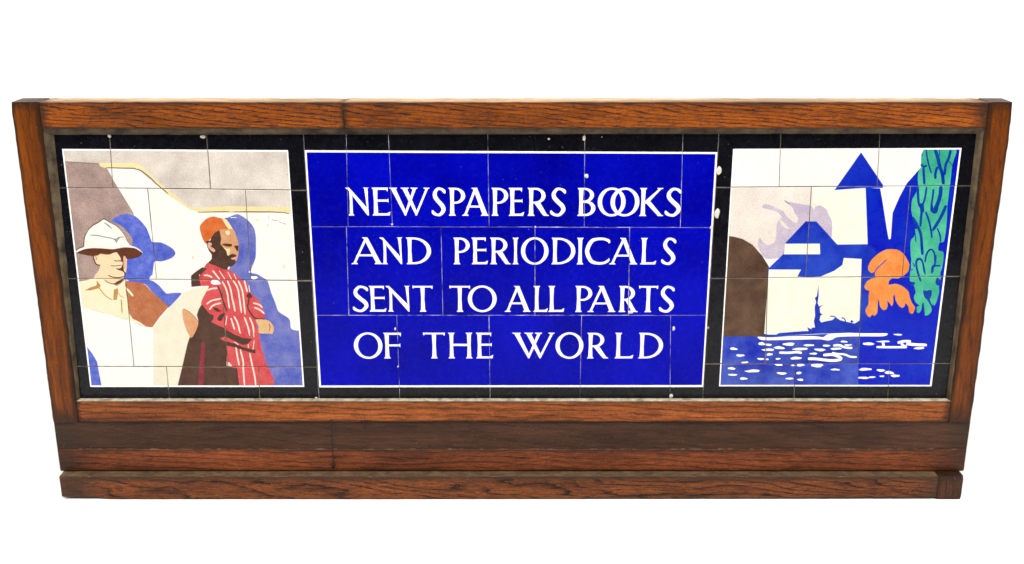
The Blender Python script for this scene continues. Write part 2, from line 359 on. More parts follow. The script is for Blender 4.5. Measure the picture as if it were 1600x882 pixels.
def G(c,a):
    s=.05
    if c=='I': return stem(s,a-2*s,s)
    if c=='N':
        w=.11
        r=stem(.105,w,s,top=0)+[[(a-.06-w,.97),(a-.06-w-s,1),(a,1),(a-.055,.97),(a-.05,0),(a-.075,0)]]
        r[0]=[(.06,0),(.07,.025),(.105,.06),(.125,.5),(.115,.95),(.22,.85),(.215,.06),(.25,.025),(.265,0)]
        r+=[[(-.02,1),(.115,1),(a-.09,.27),(a-.045,.22),(a-.045,0),(a-.085,0),(.12,.86),(.075,.93),(.02,.955)]]
        return r
    if c=='H':
        return stem(s,T*.95,s)+stem(a-s-T*.95,T*.95,s)+[[(s+.1,.485),(a-s-.1,.485),(a-s-.1,.57),(s+.1,.57)]]
    if c=='E':
        return stem(s,T,s)+[armtop(s+.05,a-.07,1,h),bar(s+.1,a-.06,.535,.075,.7),armbot(s+.05,a,h)]
    if c=='F':
        return stem(s,T,s)+[armtop(s+.05,a,1,h),bar(s+.1,a-.04,.51,.075,.8)]
    if c=='L':
        return stem(s,T,s)+[armbot(s+.05,a,h,.11)]
    if c=='T':
        m=a/2
        return stem(m-T/2,T,s,top=0)+[[(.0,1.015),(.0,.92),(.03,.9),(.065,.94),(m,.935),(a-.065,.94),(a-.03,.885),(a,.9),(a,1.02),(a-.03,1.0),(.04,1.0)]]
    if c=='A':
        m=a*.47
        L=[(0,0),(.0,.022),(.06,.055),(m-.02,.9),(m-.06,.97),(m-.1,1),(m+.055,1),(m+.03,.94),(m+.06,.93),(.155,.06),(.215,.022),(.215,0)]
        L=[(0,0),(0,.022),(.075,.06),(m-.03,.93),(m+.08,.97),(.165,.06),(.225,.022),(.225,0)]
        R=[(m-.1,1),(m-.1,.985),(m-.03,.93),(a-.225,.06),(a-.27,.022),(a-.27,0),(a,0),(a,.022),(a-.05,.06),(m+.09,1)]
        k=.33
        return [L,R,[(m*k*.9+.02,k-.035),(a-(a-m)*k*.9-.08,k-.035),(a-(a-m)*k*.9-.1,k+.035),(m*k*.9+.06,k+.035)]]
    if c=='W':
        q=a/1.47;X=lambda v:v*q
        # two overlapping Vs
        return [[(X(.0),1),(X(.0),.98),(X(.07),.95),(X(.555),0),(X(.59),0),(X(.62),.09),(X(.25),.94),(X(.29),.98),(X(.29),1)],
                [(X(.555),.0),(X(.59),0),(X(.97),.94),(X(1.03),.98),(X(1.03),1),(X(.78),1),(X(.78),.98),(X(.86),.94),(X(.575),.17)],
                [(X(.42),1),(X(.42),.98),(X(.49),.95),(X(.95),0),(X(.985),0),(X(1.02),.09),(X(.66),.94),(X(.72),.98),(X(.72),1)],
                [(X(.95),0),(X(.985),0),(X(1.41),.95),(X(1.47),.98),(X(1.47),1),(X(1.25),1),(X(1.25),.98),(X(1.32),.94),(X(.98),.17)]]
    if c=='O': return ring(0,a,-.015,1.015,.15,.075)
    if c=='D': return stem(s,T,s)+bowl(s+.06,a,0,1,.15,.072)
    if c=='P': return stem(s,T,s)+bowl(s+.06,a,.43,1,.14,.07)
    if c=='B': return stem(s,T,s)+bowl(s+.06,a-.06,.485,1,.135,.07)+bowl(s+.06,a,0,.545,.145,.075)
    if c=='R':
        b=min(.62,a-.1)
        return stem(s,T,s)+bowl(s+.06,b,.44,1,.14,.07)+[[(s+.17,.47),(a-.2,.035),(a-.15,0),(a+.02,0),(a+.02,.02),(a-.05,.05),(b-.2,.5),(b-.3,.52)]]
    if c=='K':
        return stem(s,T,s)+[[(s+.13,.44),(s+.13,.53),(a-.2,.95),(a-.235,.98),(a-.235,1),(a-.03,1),(a-.03,.98),(a-.11,.95),(s+.24,.46)],
            [(s+.14,.5),(a-.21,.035),(a-.19,0),(a+.0,0),(a+.0,.02),(a-.07,.05),(s+.29,.56),(s+.22,.53)]]
    if c=='S':
        return vr([(a-.03,.80,.05),(a-.06,.885,.11),(a*.68,.955,.085),(a*.42,.95,.1),(.115,.80,.13),(.14,.65,.145),(a*.5,.5,.148),(a-.12,.35,.15),(a-.085,.2,.138),(a*.6,.045,.105),(a*.34,.035,.09),(.06,.1,.11),(.02,.19,.05)])
    if c=='C':
        return vr([(a-.02,.80,.04),(a-.05,.89,.1),(a*.75,.955,.09),(a*.5,.955,.1),(a*.25,.86,.14),(.078,.5,.15),(a*.25,.14,.14),(a*.5,.045,.1),(a*.75,.05,.09),(a-.06,.13,.09),(a-.01,.22,.04)])

# ------------------------------------------------------------------ painted shapes, panel coordinates in tenths of a millimetre (x across, z up)
TILES_L = [
 [-7256,6285,-6342,6282,-6383,5392,-7278,5401],
 [-6342,6282,-4812,6276,-4818,5375,-6383,5392],
 [-4812,6276,-3285,6270,-3282,5358,-4818,5375],
 [-7278,5401,-5826,5386,-5826,3866,-7315,3880],
 [-5826,5386,-4267,5369,-4285,3851,-5826,3866],
 [-4267,5369,-3282,5358,-3278,3842,-4285,3851],
 [-7315,3880,-6337,3871,-6353,2330,-7354,2333],
 [-6337,3871,-4764,3856,-4775,2325,-6353,2330],
 [-4764,3856,-3278,3842,-3274,2321,-4775,2325],
 [-7354,2333,-5807,2328,-5808,1715,-7369,1715],
 [-5807,2328,-4258,2324,-4277,1715,-5808,1715],
 [-4258,2324,-3274,2321,-3272,1715,-4277,1715]]
TILES_C = [
 [-3285,6270,-2612,6270,-2647,4758,-3281,4760],
 [-2612,6270,-1948,6271,-1933,4756,-2647,4758],
 [-1948,6271,-384,6272,-372,4752,-1933,4756],
 [-384,6272,1149,6273,1168,4748,-372,4752],
 [1149,6273,2693,6275,2719,4744,1168,4748],
 [2693,6275,3262,6275,3252,4743,2719,4744],
 [-3281,4760,-2678,4758,-2702,3242,-3276,3242],
 [-2678,4758,-1147,4754,-1144,3242,-2702,3242],
 [-1147,4754,372,4750,381,3242,-1144,3242],
 [372,4750,1903,4746,1928,3242,381,3242],
 [1903,4746,3252,4743,3243,3242,1928,3242],
 [-3276,3242,-1908,3242,-1900,1715,-3272,1715],
 [-1908,3242,-382,3242,-369,1715,-1900,1715],
 [-382,3242,1155,3242,1150,1715,-369,1715],
 [1155,3242,2628,3242,2682,1715,1150,1715],
 [2628,3242,3243,3242,3233,1715,2682,1715]]
TILES_R = [
 [3262,6295,4233,6299,4270,5412,3256,5406],
 [4233,6299,5795,6305,5836,5422,4270,5412],
 [5795,6305,7354,6311,7364,5432,5836,5422],
 [3256,5406,4785,5415,4810,3898,3247,3886],
 [4785,5415,6370,5426,6392,3911,4810,3898],
 [6370,5426,7364,5432,7380,3919,6392,3911],
 [3247,3886,4195,3893,4255,2380,3238,2379],
 [4195,3893,5736,3906,5812,2382,4255,2380],
 [5736,3906,7380,3919,7397,2385,5812,2382],
 [3238,2379,4749,2381,4787,1715,3233,1715],
 [4749,2381,6339,2383,6371,1715,4787,1715],
 [6339,2383,7397,2385,7405,1715,6371,1715]]
Q_LW = [-7116,6026,-3544,6005,-3510,1961,-7127,1961]
Q_LI = [-7094,6000,-3561,5979,-3535,1990,-7102,1990]
Q_CW = [-3281,6005,3252,5974,3239,1961,-3256,1955]
Q_CI = [-3252,5971,3223,5944,3207,1996,-3226,1989]
Q_RW = [3497,6026,7109,6041,7088,1973,3498,1973]
Q_RI = [3514,6005,7082,6017,7058,1999,3519,1999]
ART_L = [
 ('mauve', [-7165,5830,-6561,5796,-6526,5735,-6445,5718,-6355,5515,-6090,4981,-6202,3586,-7435,3586]),
 ('sunwall', [-6425,5718,-5960,5718,-5810,5557,-5495,5293,-5158,5058,-5051,4995,-3567,4978,-3346,3886,-3442,1903,-6495,1903,-6202,3586,-6090,4981,-6252,5310,-6355,5515]),
 ('trim', [-6560,5802,-6256,5796,-5952,5802,-5848,5735,-5673,5529,-5469,5330,-5184,5087,-5087,5067,-4539,5096,-3533,5078,-3538,4995,-4546,5009,-5050,5006,-5187,5044,-5528,5293,-5641,5430,-5778,5599,-5932,5718,-6209,5721,-6459,5718,-6544,5746]),
 ('line', [-6453,5719,-6393,5714,-6271,5711,-6145,5708,-6015,5705,-5910,5671,-5827,5604,-5751,5533,-5682,5456,-5613,5387,-5545,5326,-5508,5298,-5502,5305,-5534,5339,-5602,5400,-5670,5468,-5739,5545,-5816,5617,-5901,5686,-6010,5722,-6143,5725,-6269,5727,-6391,5730,-6452,5728]),
 ('line', [-5057,4991,-5000,4990,-4885,4992,-4757,4995,-4617,4998,-4546,5003,-4546,5010,-4616,5012,-4756,5009,-4884,5006,-4999,5003,-5057,4999]),
 ('line', [-4476,5003,-4284,4998,-3899,4995,-3678,4987,-3621,4972,-3591,4968,-3589,4976,-3617,4986,-3676,5000,-3898,5009,-4283,5012,-4476,5010]),
 ('line', [-7138,5825,-7067,5818,-6922,5808,-6778,5800,-6634,5793,-6561,5791,-6561,5796,-6633,5801,-6777,5808,-6921,5817,-7065,5826,-7137,5830]),
 ('shadow', [-6463,4842,-6454,4864,-6422,4889,-6391,4909,-6362,4926,-6325,4944,-6293,4957,-6259,4963,-6221,4967,-6187,4966,-6150,4960,-6108,4948,-6073,4933,-6041,4906,-6006,4870,-5977,4836,-5952,4803,-5926,4764,-5906,4728,-5891,4685,-5877,4635,-5866,4594,-5859,4562,-5852,4530,-5845,4509,-5837,4501,-5827,4498,-5811,4497,-5778,4496,-5733,4495,-5694,4491,-5660,4478,-5623,4460,-5592,4442,-5562,4422,-5528,4397,-5504,4375,-5490,4353,-5479,4329,-5477,4307,-5487,4285,-5507,4260,-5528,4240,-5557,4224,-5594,4209,-5627,4197,-5657,4187,-5692,4178,-5724,4172,-5759,4173,-5801,4176,-5830,4172,-5843,4153,-5849,4124,-5855,4092,-5865,4045,-5877,3985,-5887,3943,-5896,3931,-5904,3930,-5913,3926,-5927,3907,-5943,3882,-5949,3864,-5935,3855,-5911,3849,-5886,3839,-5856,3816,-5819,3783,-5787,3751,-5756,3710,-5721,3659,-5691,3626,-5660,3620,-5624,3627,-5595,3632,-5571,3633,-5546,3634,-5523,3632,-5488,3635,-5449,3635,-5441,3616,-5502,3544,-5603,3440,-5678,3374,-5712,3375,-5736,3405,-5756,3437,-5782,3470,-5813,3512,-5841,3551,-5875,3595,-5916,3647,-5948,3689,-5969,3721,-5990,3754,-6011,3776,-6036,3788,-6067,3796,-6103,3801,-6162,3805,-6237,3808,-6293,3814,-6321,3827,-6341,3846,-6353,3864,-6358,3881,-6358,3902,-6352,3926,-6336,3960,-6311,4005,-6292,4050,-6287,4099,-6285,4162,-6274,4227,-6232,4319,-6174,4436,-6148,4533,-6184,4620,-6252,4711,-6311,4776,-6367,4808,-6428,4827]),
 ('shadow2', [-4642,4885,-4623,4898,-4591,4906,-4558,4915,-4518,4933,-4467,4955,-4425,4966,-4391,4956,-4354,4935,-4324,4915,-4298,4896,-4270,4873,-4247,4848,-4221,4817,-4193,4776,-4172,4740,-4162,4703,-4155,4660,-4151,4619,-4151,4572,-4153,4515,-4156,4460,-4161,4392,-4168,4308,-4177,4240,-4196,4186,-4222,4132,-4241,4092,-4251,4067,-4258,4047,-4263,4030,-4268,4011,-4271,3990,-4266,3975,-4244,3968,-4210,3964,-4179,3957,-4149,3941,-4116,3920,-4087,3901,-4061,3885,-4031,3867,-4008,3839,-3992,3783,-3976,3706,-3962,3639,-3943,3576,-3920,3507,-3902,3450,-3891,3402,-3880,3351,-3863,3311,-3822,3275,-3766,3238,-3725,3209,-3704,3189,-3689,3169,-3680,3146,-3678,3106,-3679,3055,-3676,3018,-3662,3000,-3642,2989,-3618,2980,-3582,2975,-3536,2970,-3499,2944,-3470,2881,-3442,2782,-3423,2654,-3398,2415,-3379,2096,-3422,1879,-3623,1829,-3916,1848,-4115,1879,-4150,1906,-4120,1950,-4098,2012,-4113,2124,-4137,2277,-4158,2406,-4180,2517,-4204,2637,-4221,2730,-4228,2798,-4230,2862,-4233,2923,-4237,2993,-4244,3079,-4256,3171,-4277,3305,-4308,3475,-4345,3614,-4409,3726,-4494,3841,-4561,3926,-4614,3980,-4666,4024,-4694,4050,-4685,4044,-4655,4026,-4623,4042,-4580,4138,-4528,4283,-4501,4411,-4526,4536,-4577,4675,-4615,4776,-4632,4828,-4642,4862]),
 ('white', [-4535,4900,-4441,4904,-4441,4913,-4535,4910]),
 ('helmet', [-6952,4418,-6943,4454,-6941,4505,-6938,4546,-6929,4572,-6919,4597,-6909,4619,-6901,4642,-6890,4669,-6877,4691,-6857,4713,-6830,4738,-6806,4758,-6782,4775,-6755,4792,-6730,4806,-6702,4817,-6669,4827,-6645,4836,-6629,4850,-6616,4867,-6605,4879,-6594,4883,-6581,4884,-6569,4882,-6556,4874,-6541,4860,-6526,4848,-6511,4837,-6491,4824,-6472,4812,-6445,4801,-6411,4787,-6382,4770,-6354,4740,-6323,4701,-6299,4667,-6284,4639,-6272,4609,-6261,4582,-6248,4554,-6233,4522,-6223,4497,-6220,4479,-6218,4462,-6210,4448,-6184,4436,-6146,4424,-6114,4411,-6087,4395,-6058,4374,-6037,4356,-6023,4341,-6012,4326,-6009,4313,-6018,4302,-6036,4292,-6055,4289,-6080,4301,-6112,4322,-6145,4338,-6184,4349,-6235,4358,-6284,4362,-6343,4357,-6415,4346,-6475,4338,-6522,4336,-6570,4336,-6617,4338,-6675,4344,-6745,4352,-6803,4356,-6852,4353,-6904,4345,-6947,4338,-6989,4331,-7035,4323,-7067,4320,-7084,4325,-7095,4336,-7097,4348,-7087,4362,-7068,4379,-7047,4393,-7017,4399,-6979,4404]),
 ('line', [-7094,4344,-7078,4354,-7051,4378,-7017,4395,-6973,4408,-6944,4447,-6936,4505,-6925,4555,-6909,4599,-6879,4653,-6835,4715,-6774,4766,-6694,4808,-6639,4841,-6614,4863,-6593,4874,-6576,4876,-6545,4860,-6499,4826,-6474,4811,-6469,4818,-6489,4839,-6536,4874,-6571,4891,-6596,4890,-6621,4876,-6647,4854,-6700,4822,-6781,4780,-6846,4725,-6892,4660,-6923,4605,-6940,4558,-6952,4506,-6959,4451,-6980,4422,-7021,4410,-7058,4391,-7087,4366,-7099,4351]),
 ('line', [-6473,4812,-6452,4799,-6408,4777,-6366,4740,-6324,4689,-6293,4641,-6271,4596,-6251,4551,-6232,4505,-6221,4483,-6215,4486,-6223,4510,-6242,4556,-6262,4602,-6284,4647,-6316,4696,-6358,4748,-6401,4786,-6446,4808,-6470,4817]),
 ('line', [-6834,4612,-6805,4608,-6747,4607,-6686,4598,-6624,4581,-6557,4567,-6489,4557,-6446,4534,-6428,4498,-6415,4480,-6410,4484,-6417,4504,-6438,4543,-6484,4569,-6554,4579,-6620,4593,-6683,4610,-6744,4619,-6803,4620,-6833,4618]),
 ('line', [-6404,4553,-6390,4558,-6366,4572,-6336,4578,-6299,4576,-6279,4577,-6278,4583,-6297,4586,-6336,4589,-6369,4582,-6395,4567,-6406,4558]),
 ('line', [-6584,4817,-6571,4806,-6541,4788,-6513,4763,-6486,4731,-6470,4717,-6464,4722,-6476,4740,-6503,4773,-6532,4799,-6563,4818,-6580,4824]),
 ('ash', [-6452,4558,-6413,4482,-6390,4533,-6344,4576,-6405,4558]),
 ('pinkskin', [-6279,4580,-6223,4497,-6213,4458,-6251,4509]),
 ('ash', [-6576,4818,-6510,4782,-6467,4719,-6524,4758]),
 ('face', [-6813,4289,-6824,4239,-6814,4171,-6800,4123,-6778,4108,-6749,4106,-6731,4098,-6735,4072,-6750,4035,-6765,4005,-6784,3983,-6808,3961,-6826,3943,-6833,3928,-6837,3913,-6842,3901,-6861,3888,-6884,3875,-6882,3864,-6826,3855,-6738,3847,-6671,3839,-6635,3824,-6606,3806,-6580,3795,-6550,3796,-6514,3803,-6483,3814,-6450,3830,-6412,3853,-6381,3876,-6357,3908,-6333,3947,-6318,3975,-6313,3985,-6313,3989,-6311,4005,-6302,4053,-6290,4121,-6281,4178,-6271,4227,-6263,4278,-6283,4313,-6366,4330,-6490,4338,-6593,4338,-6675,4330,-6760,4314]),
 ('umber', [-7079,4323,-7046,4341,-6991,4364,-6942,4381,-6898,4389,-6847,4394,-6799,4397,-6740,4395,-6669,4391,-6611,4387,-6568,4383,-6525,4379,-6483,4378,-6428,4387,-6360,4401,-6302,4409,-6247,4409,-6186,4404,-6139,4397,-6104,4382,-6073,4361,-6050,4344,-6033,4334,-6019,4324,-6014,4313,-6021,4297,-6038,4275,-6058,4258,-6086,4245,-6123,4231,-6156,4221,-6192,4215,-6232,4211,-6264,4210,-6285,4217,-6304,4229,-6320,4240,-6338,4251,-6358,4264,-6375,4277,-6389,4292,-6403,4311,-6418,4323,-6435,4326,-6457,4324,-6477,4320,-6500,4310,-6527,4298,-6551,4289,-6574,4287,-6599,4287,-6622,4289,-6649,4293,-6680,4299,-6703,4301,-6716,4294,-6727,4283,-6742,4274,-6768,4268,-6804,4263,-6838,4262,-6874,4267,-6918,4275,-6953,4283,-6982,4288,-7012,4293,-7034,4299,-7056,4305,-7076,4313]),
 ('umber', [-6428,4332,-6418,4306,-6396,4266,-6380,4234,-6376,4212,-6376,4191,-6380,4178,-6394,4175,-6413,4178,-6421,4178,-6403,4174,-6372,4168,-6352,4160,-6350,4146,-6356,4127,-6363,4110,-6372,4091,-6385,4069,-6398,4055,-6419,4052,-6446,4054,-6464,4055,-6468,4050,-6467,4043,-6460,4036,-6439,4028,-6410,4016,-6392,4005,-6393,3988,-6402,3967,-6409,3956,-6407,3964,-6404,3981,-6405,3988,-6419,3972,-6440,3945,-6459,3926,-6477,3918,-6498,3915,-6520,3916,-6551,3924,-6590,3936,-6612,3941,-6608,3930,-6591,3910,-6570,3895,-6540,3883,-6501,3873,-6465,3870,-6426,3878,-6381,3895,-6348,3913,-6328,3942,-6312,3978,-6303,4000,-6304,3998,-6310,3986,-6317,3980,-6327,3987,-6340,4001,-6348,4030,-6344,4099,-6335,4195,-6332,4264,-6337,4292,-6347,4305,-6360,4313,-6383,4325,-6412,4334]),
 ('pinkskin', [-6323,4270,-6295,4252,-6294,4166,-6320,4042,-6343,4042,-6336,4166]),
 ('umber', [-6827,4275,-6829,4253,-6825,4209,-6817,4169,-6806,4131,-6780,4106,-6743,4098,-6724,4099,-6721,4110,-6737,4118,-6769,4125,-6788,4143,-6798,4176,-6805,4215,-6809,4257,-6816,4278]),
 ('umber', [-6788,4257,-6787,4246,-6780,4229,-6781,4214,-6788,4200,-6789,4192,-6784,4189,-6777,4196,-6769,4213,-6769,4232,-6776,4252,-6782,4260]),
 ('umber', [-6495,4183,-6482,4177,-6454,4171,-6424,4172,-6393,4180,-6378,4187,-6379,4194,-6394,4194,-6424,4186,-6451,4185,-6478,4191,-6492,4191]),
 ('umber', [-6557,4096,-6538,4091,-6498,4087,-6452,4090,-6400,4099,-6375,4107,-6375,4114,-6401,4112,-6452,4103,-6496,4100,-6535,4104,-6555,4103]),
 ('shirt', [-7137,3820,-6967,3851,-6843,3895,-6762,3876,-6670,3845,-6580,3795,-6490,3751,-6388,3814,-6335,3864,-6289,3851,-6346,3526,-6345,3298,-6273,3184,-6058,3044,-7119,3349,-7137,3820]),
 ('face', [-6775,3975,-6771,3945,-6741,3905,-6714,3876,-6695,3860,-6671,3849,-6647,3839,-6613,3824,-6571,3808,-6532,3801,-6491,3810,-6444,3830,-6408,3851,-6381,3881,-6356,3920,-6344,3951,-6348,3974,-6364,3997,-6391,4013,-6442,4021,-6515,4026,-6579,4025,-6649,4014,-6727,3996]),
 ('umber', [-6615,3934,-6603,3922,-6575,3904,-6533,3892,-6479,3885,-6427,3888,-6377,3899,-6353,3909,-6354,3918,-6379,3916,-6427,3905,-6476,3903,-6528,3909,-6567,3920,-6594,3937,-6610,3942]),
 ('umber', [-6482,3826,-6350,3891,-6406,3814,-6487,3774,-6534,3784]),
 ('umber', [-6683,3854,-6672,3840,-6644,3814,-6612,3797,-6576,3787,-6541,3781,-6505,3777,-6487,3779,-6486,3786,-6503,3791,-6538,3794,-6572,3800,-6606,3809,-6636,3825,-6663,3850,-6678,3860]),
 ('shade', [-6349,3845,-6256,3826,-6102,3814,-6011,3770,-5948,3682,-5817,3551,-5667,3397,-5838,3209,-5975,3031,-6070,3041,-6171,3120,-6285,3184,-6345,3298,-6340,3463,-6352,3676]),
 ('tan', [-6815,3844,-6816,3820,-6810,3772,-6792,3719,-6762,3662,-6731,3614,-6698,3576,-6659,3542,-6612,3514,-6587,3503,-6582,3511,-6603,3528,-6649,3556,-6687,3588,-6718,3625,-6748,3672,-6777,3727,-6794,3778,-6800,3823,-6806,3846]),
 ('tan', [-6796,3832,-6753,3758,-6792,3711,-6939,3674,-7023,3672,-6933,3726,-6828,3758]),
 ('tan', [-6544,3691,-6476,3714,-6473,3664,-6515,3510,-6574,3513]),
 ('shirt', [-6339,3857,-6357,3848,-6390,3822,-6418,3798,-6439,3775,-6446,3762,-6426,3741,-6413,3749,-6394,3770,-6369,3792,-6337,3817,-6323,3832]),
 ('shirt', [-6457,3758,-6466,3729,-6474,3664,-6454,3607,-6411,3575,-6388,3565,-6364,3599,-6380,3618,-6414,3642,-6425,3673,-6418,3727,-6418,3757]),
 ('shirt', [-6396,3743,-6381,3718,-6340,3681,-6304,3639,-6270,3589,-6247,3569,-6229,3583,-6240,3613,-6275,3664,-6314,3709,-6355,3747,-6381,3760]),
 ('tan', [-6480,3637,-6475,3620,-6460,3588,-6438,3563,-6409,3547,-6393,3542,-6390,3547,-6403,3557,-6431,3573,-6451,3595,-6465,3626,-6475,3640]),
 ('tan', [-6447,3525,-6452,3493,-6454,3430,-6457,3370,-6460,3312,-6458,3283,-6447,3283,-6441,3313,-6437,3371,-6435,3432,-6433,3495,-6436,3526]),
 ('paper', [-7128,3379,-6940,3342,-6731,3279,-6371,3165,-6082,3047,-5994,3024,-5962,3033,-6061,1908,-7195,1908,-7173,3369]),
 ('ash', [-6964,3347,-6733,3273,-6731,3277,-6963,3351]),
 ('ash', [-6581,3227,-6372,3163,-6370,3167,-6580,3230]),
 ('line', [-6281,3108,-6077,3044,-6075,3048,-6279,3112]),
 ('shadow', [-7106,2694,-7020,2554,-6962,2413,-6930,1908,-7195,1908]),
 ('paper2', [-5962,3027,-5645,3400,-5424,3626,-5157,3732,-4928,3738,-5127,3400,-5209,2756,-5342,2569,-5451,2319,-5575,1908,-6061,1908]),
 ('robe', [-4964,4151,-4922,4148,-4869,4126,-4820,4104,-4765,4079,-4701,4048,-4654,4027,-4633,4026,-4620,4031,-4601,4025,-4560,3988,-4504,3933,-4457,3888,-4417,3858,-4376,3827,-4344,3795,-4327,3748,-4313,3689,-4296,3639,-4263,3596,-4219,3551,-4185,3513,-4161,3479,-4137,3441,-4121,3399,-4106,3331,-4093,3244,-4097,3184,-4139,3171,-4202,3176,-4245,3165,-4247,3108,-4234,3027,-4222,2967,-4217,2944,-4211,2931,-4207,2910,-4204,2864,-4202,2800,-4195,2730,-4178,2639,-4153,2521,-4131,2406,-4070,2254,-4004,2069,-4063,1946,-4439,1897,-4994,1889,-5366,1946,-5414,2145,-5332,2440,-5256,2665,-5225,2793,-5189,2900,-5157,2987,-5116,3076,-5068,3170,-5044,3247,-5065,3314,-5109,3385,-5133,3444,-5117,3500,-5083,3562,-5052,3614,-5021,3663,-4988,3716,-4977,3751,-5012,3756,-5073,3750,-5116,3756,-5128,3799,-5128,3862,-5123,3913,-5109,3947,-5088,3980,-5065,4013,-5036,4060,-5000,4117]),
 ('dark', [-5249,3937,-5160,4005,-5060,4073,-4985,4048,-5100,3943,-5120,3951,-5124,3864,-5108,3751,-5266,3736,-5259,3901]),
 ('dark', [-5122,3437,-5006,3266,-4942,3247,-4943,3184,-4991,3127,-4890,3069,-4680,2967,-4793,3013,-4632,2910,-4492,2846,-4326,2827,-4415,2730,-4501,2720,-4687,2820,-4780,2872,-4867,2833,-4810,2795,-4632,2743,-4456,2665,-4287,2629,-4296,2564,-4460,2611,-4637,2678,-4768,2709,-4796,2340,-4616,2298,-4615,2144,-4599,1946,-5660,1946,-5541,2327,-5420,2730,-5359,2885,-5241,3044,-5202,3146,-5218,3247,-5179,3349]),
 ('crimson', [-5172,2779,-5126,2743,-5179,2275,-5215,1985,-5299,1985,-5230,2471]),
 ('orangeskin', [-5424,3360,-5392,3345,-5348,3316,-5310,3284,-5272,3242,-5231,3188,-5206,3141,-5207,3097,-5222,3048,-5241,3003,-5270,2944,-5310,2877,-5342,2842,-5366,2865,-5390,2919,-5409,2972,-5425,3028,-5440,3098,-5451,3156,-5455,3209,-5456,3267,-5454,3308,-5449,3335,-5440,3354]),
 ('line', [-5425,3359,-5397,3338,-5340,3300,-5286,3246,-5235,3174,-5208,3139,-5205,3142,-5230,3179,-5281,3251,-5336,3306,-5394,3344,-5423,3362]),
 ('stripe', [-4903,4014,-4895,3991,-4869,3954,-4842,3915,-4814,3873,-4795,3857,-4784,3865,-4792,3890,-4820,3932,-4847,3972,-4874,4009,-4893,4023]),
 ('stripe', [-4792,4009,-4714,3866,-4702,3874,-4780,4016]),
 ('stripe', [-4657,3991,-4601,3860,-4589,3867,-4645,3997]),
 ('stripe', [-4558,3960,-4524,3861,-4512,3866,-4546,3966]),
 ('stripe', [-5048,3928,-5031,3921,-4997,3921,-4965,3913,-4933,3895,-4913,3892,-4907,3905,-4920,3920,-4954,3938,-4991,3948,-5028,3948,-5047,3941]),
 ('stripe', [-4775,3841,-4766,3813,-4737,3768,-4716,3712,-4700,3644,-4692,3580,-4691,3518,-4688,3454,-4684,3389,-4676,3358,-4662,3360,-4658,3393,-4662,3457,-4665,3521,-4666,3584,-4674,3652,-4690,3722,-4714,3782,-4743,3830,-4764,3849]),
 ('stripe', [-4674,3842,-4670,3807,-4648,3742,-4635,3670,-4629,3589,-4621,3516,-4610,3453,-4602,3393,-4597,3335,-4587,3307,-4574,3310,-4570,3340,-4576,3398,-4584,3459,-4594,3522,-4602,3594,-4608,3676,-4623,3751,-4645,3818,-4662,3848]),
 ('stripe', [-4579,3841,-4567,3807,-4534,3750,-4513,3673,-4506,3574,-4499,3463,-4493,3342,-4483,3282,-4470,3284,-4466,3346,-4473,3467,-4480,3578,-4487,3679,-4509,3762,-4544,3823,-4567,3849]),
 ('stripe', [-4496,3842,-4488,3803,-4461,3732,-4445,3655,-4439,3568,-4435,3457,-4433,3323,-4425,3257,-4412,3258,-4406,3326,-4409,3460,-4413,3571,-4419,3660,-4436,3742,-4464,3815,-4484,3848]),
 ('stripe', [-4397,3843,-4399,3818,-4389,3771,-4380,3722,-4372,3671,-4361,3647,-4348,3650,-4346,3678,-4354,3729,-4363,3778,-4373,3825,-4384,3847]),
 ('stripe', [-4329,3763,-4320,3648,-4306,3650,-4316,3765]),
 ('stripe', [-5039,3429,-5015,3441,-4978,3472,-4918,3495,-4834,3512,-4793,3528,-4794,3541,-4837,3539,-4923,3522,-4989,3496,-5031,3462,-5047,3440]),
 ('stripe', [-5001,3336,-4978,3352,-4944,3393,-4896,3419,-4829,3435,-4796,3449,-4798,3463,-4833,3462,-4903,3446,-4959,3414,-4997,3370,-5011,3344]),
 ('stripe', [-5009,3670,-4988,3671,-4951,3686,-4910,3695,-4863,3698,-4839,3707,-4839,3721,-4863,3726,-4911,3723,-4957,3713,-4996,3697,-5013,3683]),
 ('stripe', [-4727,3229,-4764,3068,-4751,3065,-4714,3227]),
 ('stripe', [-4664,3194,-4664,3167,-4653,3116,-4642,3064,-4631,3012,-4619,2988,-4606,2992,-4605,3020,-4616,3073,-4627,3124,-4639,3175,-4651,3199]),
 ('stripe', [-4613,3225,-4604,3191,-4576,3132,-4557,3059,-4545,2970,-4533,2927,-4520,2930,-4519,2976,-4531,3067,-4551,3144,-4580,3205,-4601,3232]),
 ('stripe', [-4440,3207,-4434,3163,-4410,3080,-4394,3011,-4385,2954,-4374,2927,-4360,2930,-4358,2960,-4368,3019,-4385,3090,-4409,3173,-4427,3212]),
 ('stripe', [-4356,3206,-4350,3168,-4325,3099,-4312,3031,-4311,2962,-4304,2928,-4290,2929,-4284,2965,-4285,3036,-4299,3109,-4325,3180,-4343,3212]),
 ('stripe', [-4277,3449,-4254,3438,-4207,3429,-4172,3411,-4144,3382,-4125,3373,-4115,3383,-4125,3403,-4156,3434,-4198,3455,-4247,3465,-4273,3463]),
 ('stripe', [-4259,3374,-4239,3357,-4192,3335,-4154,3309,-4123,3276,-4102,3265,-4092,3275,-4103,3297,-4136,3331,-4178,3360,-4226,3382,-4253,3387]),
 ('stripe', [-4630,3049,-4614,2991,-4601,2996,-4618,3054]),
 ('stripe', [-4550,3049,-4523,2919,-4510,2923,-4537,3053]),
 ('stripe', [-4402,3050,-4375,2880,-4362,2884,-4388,3053]),
 ('stripe', [-4315,3050,-4304,2855,-4291,2857,-4302,3052]),
 ('stripe', [-4306,2796,-4337,2638,-4324,2636,-4293,2794]),
 ('stripe', [-4410,2733,-4415,2663,-4401,2663,-4396,2733]),
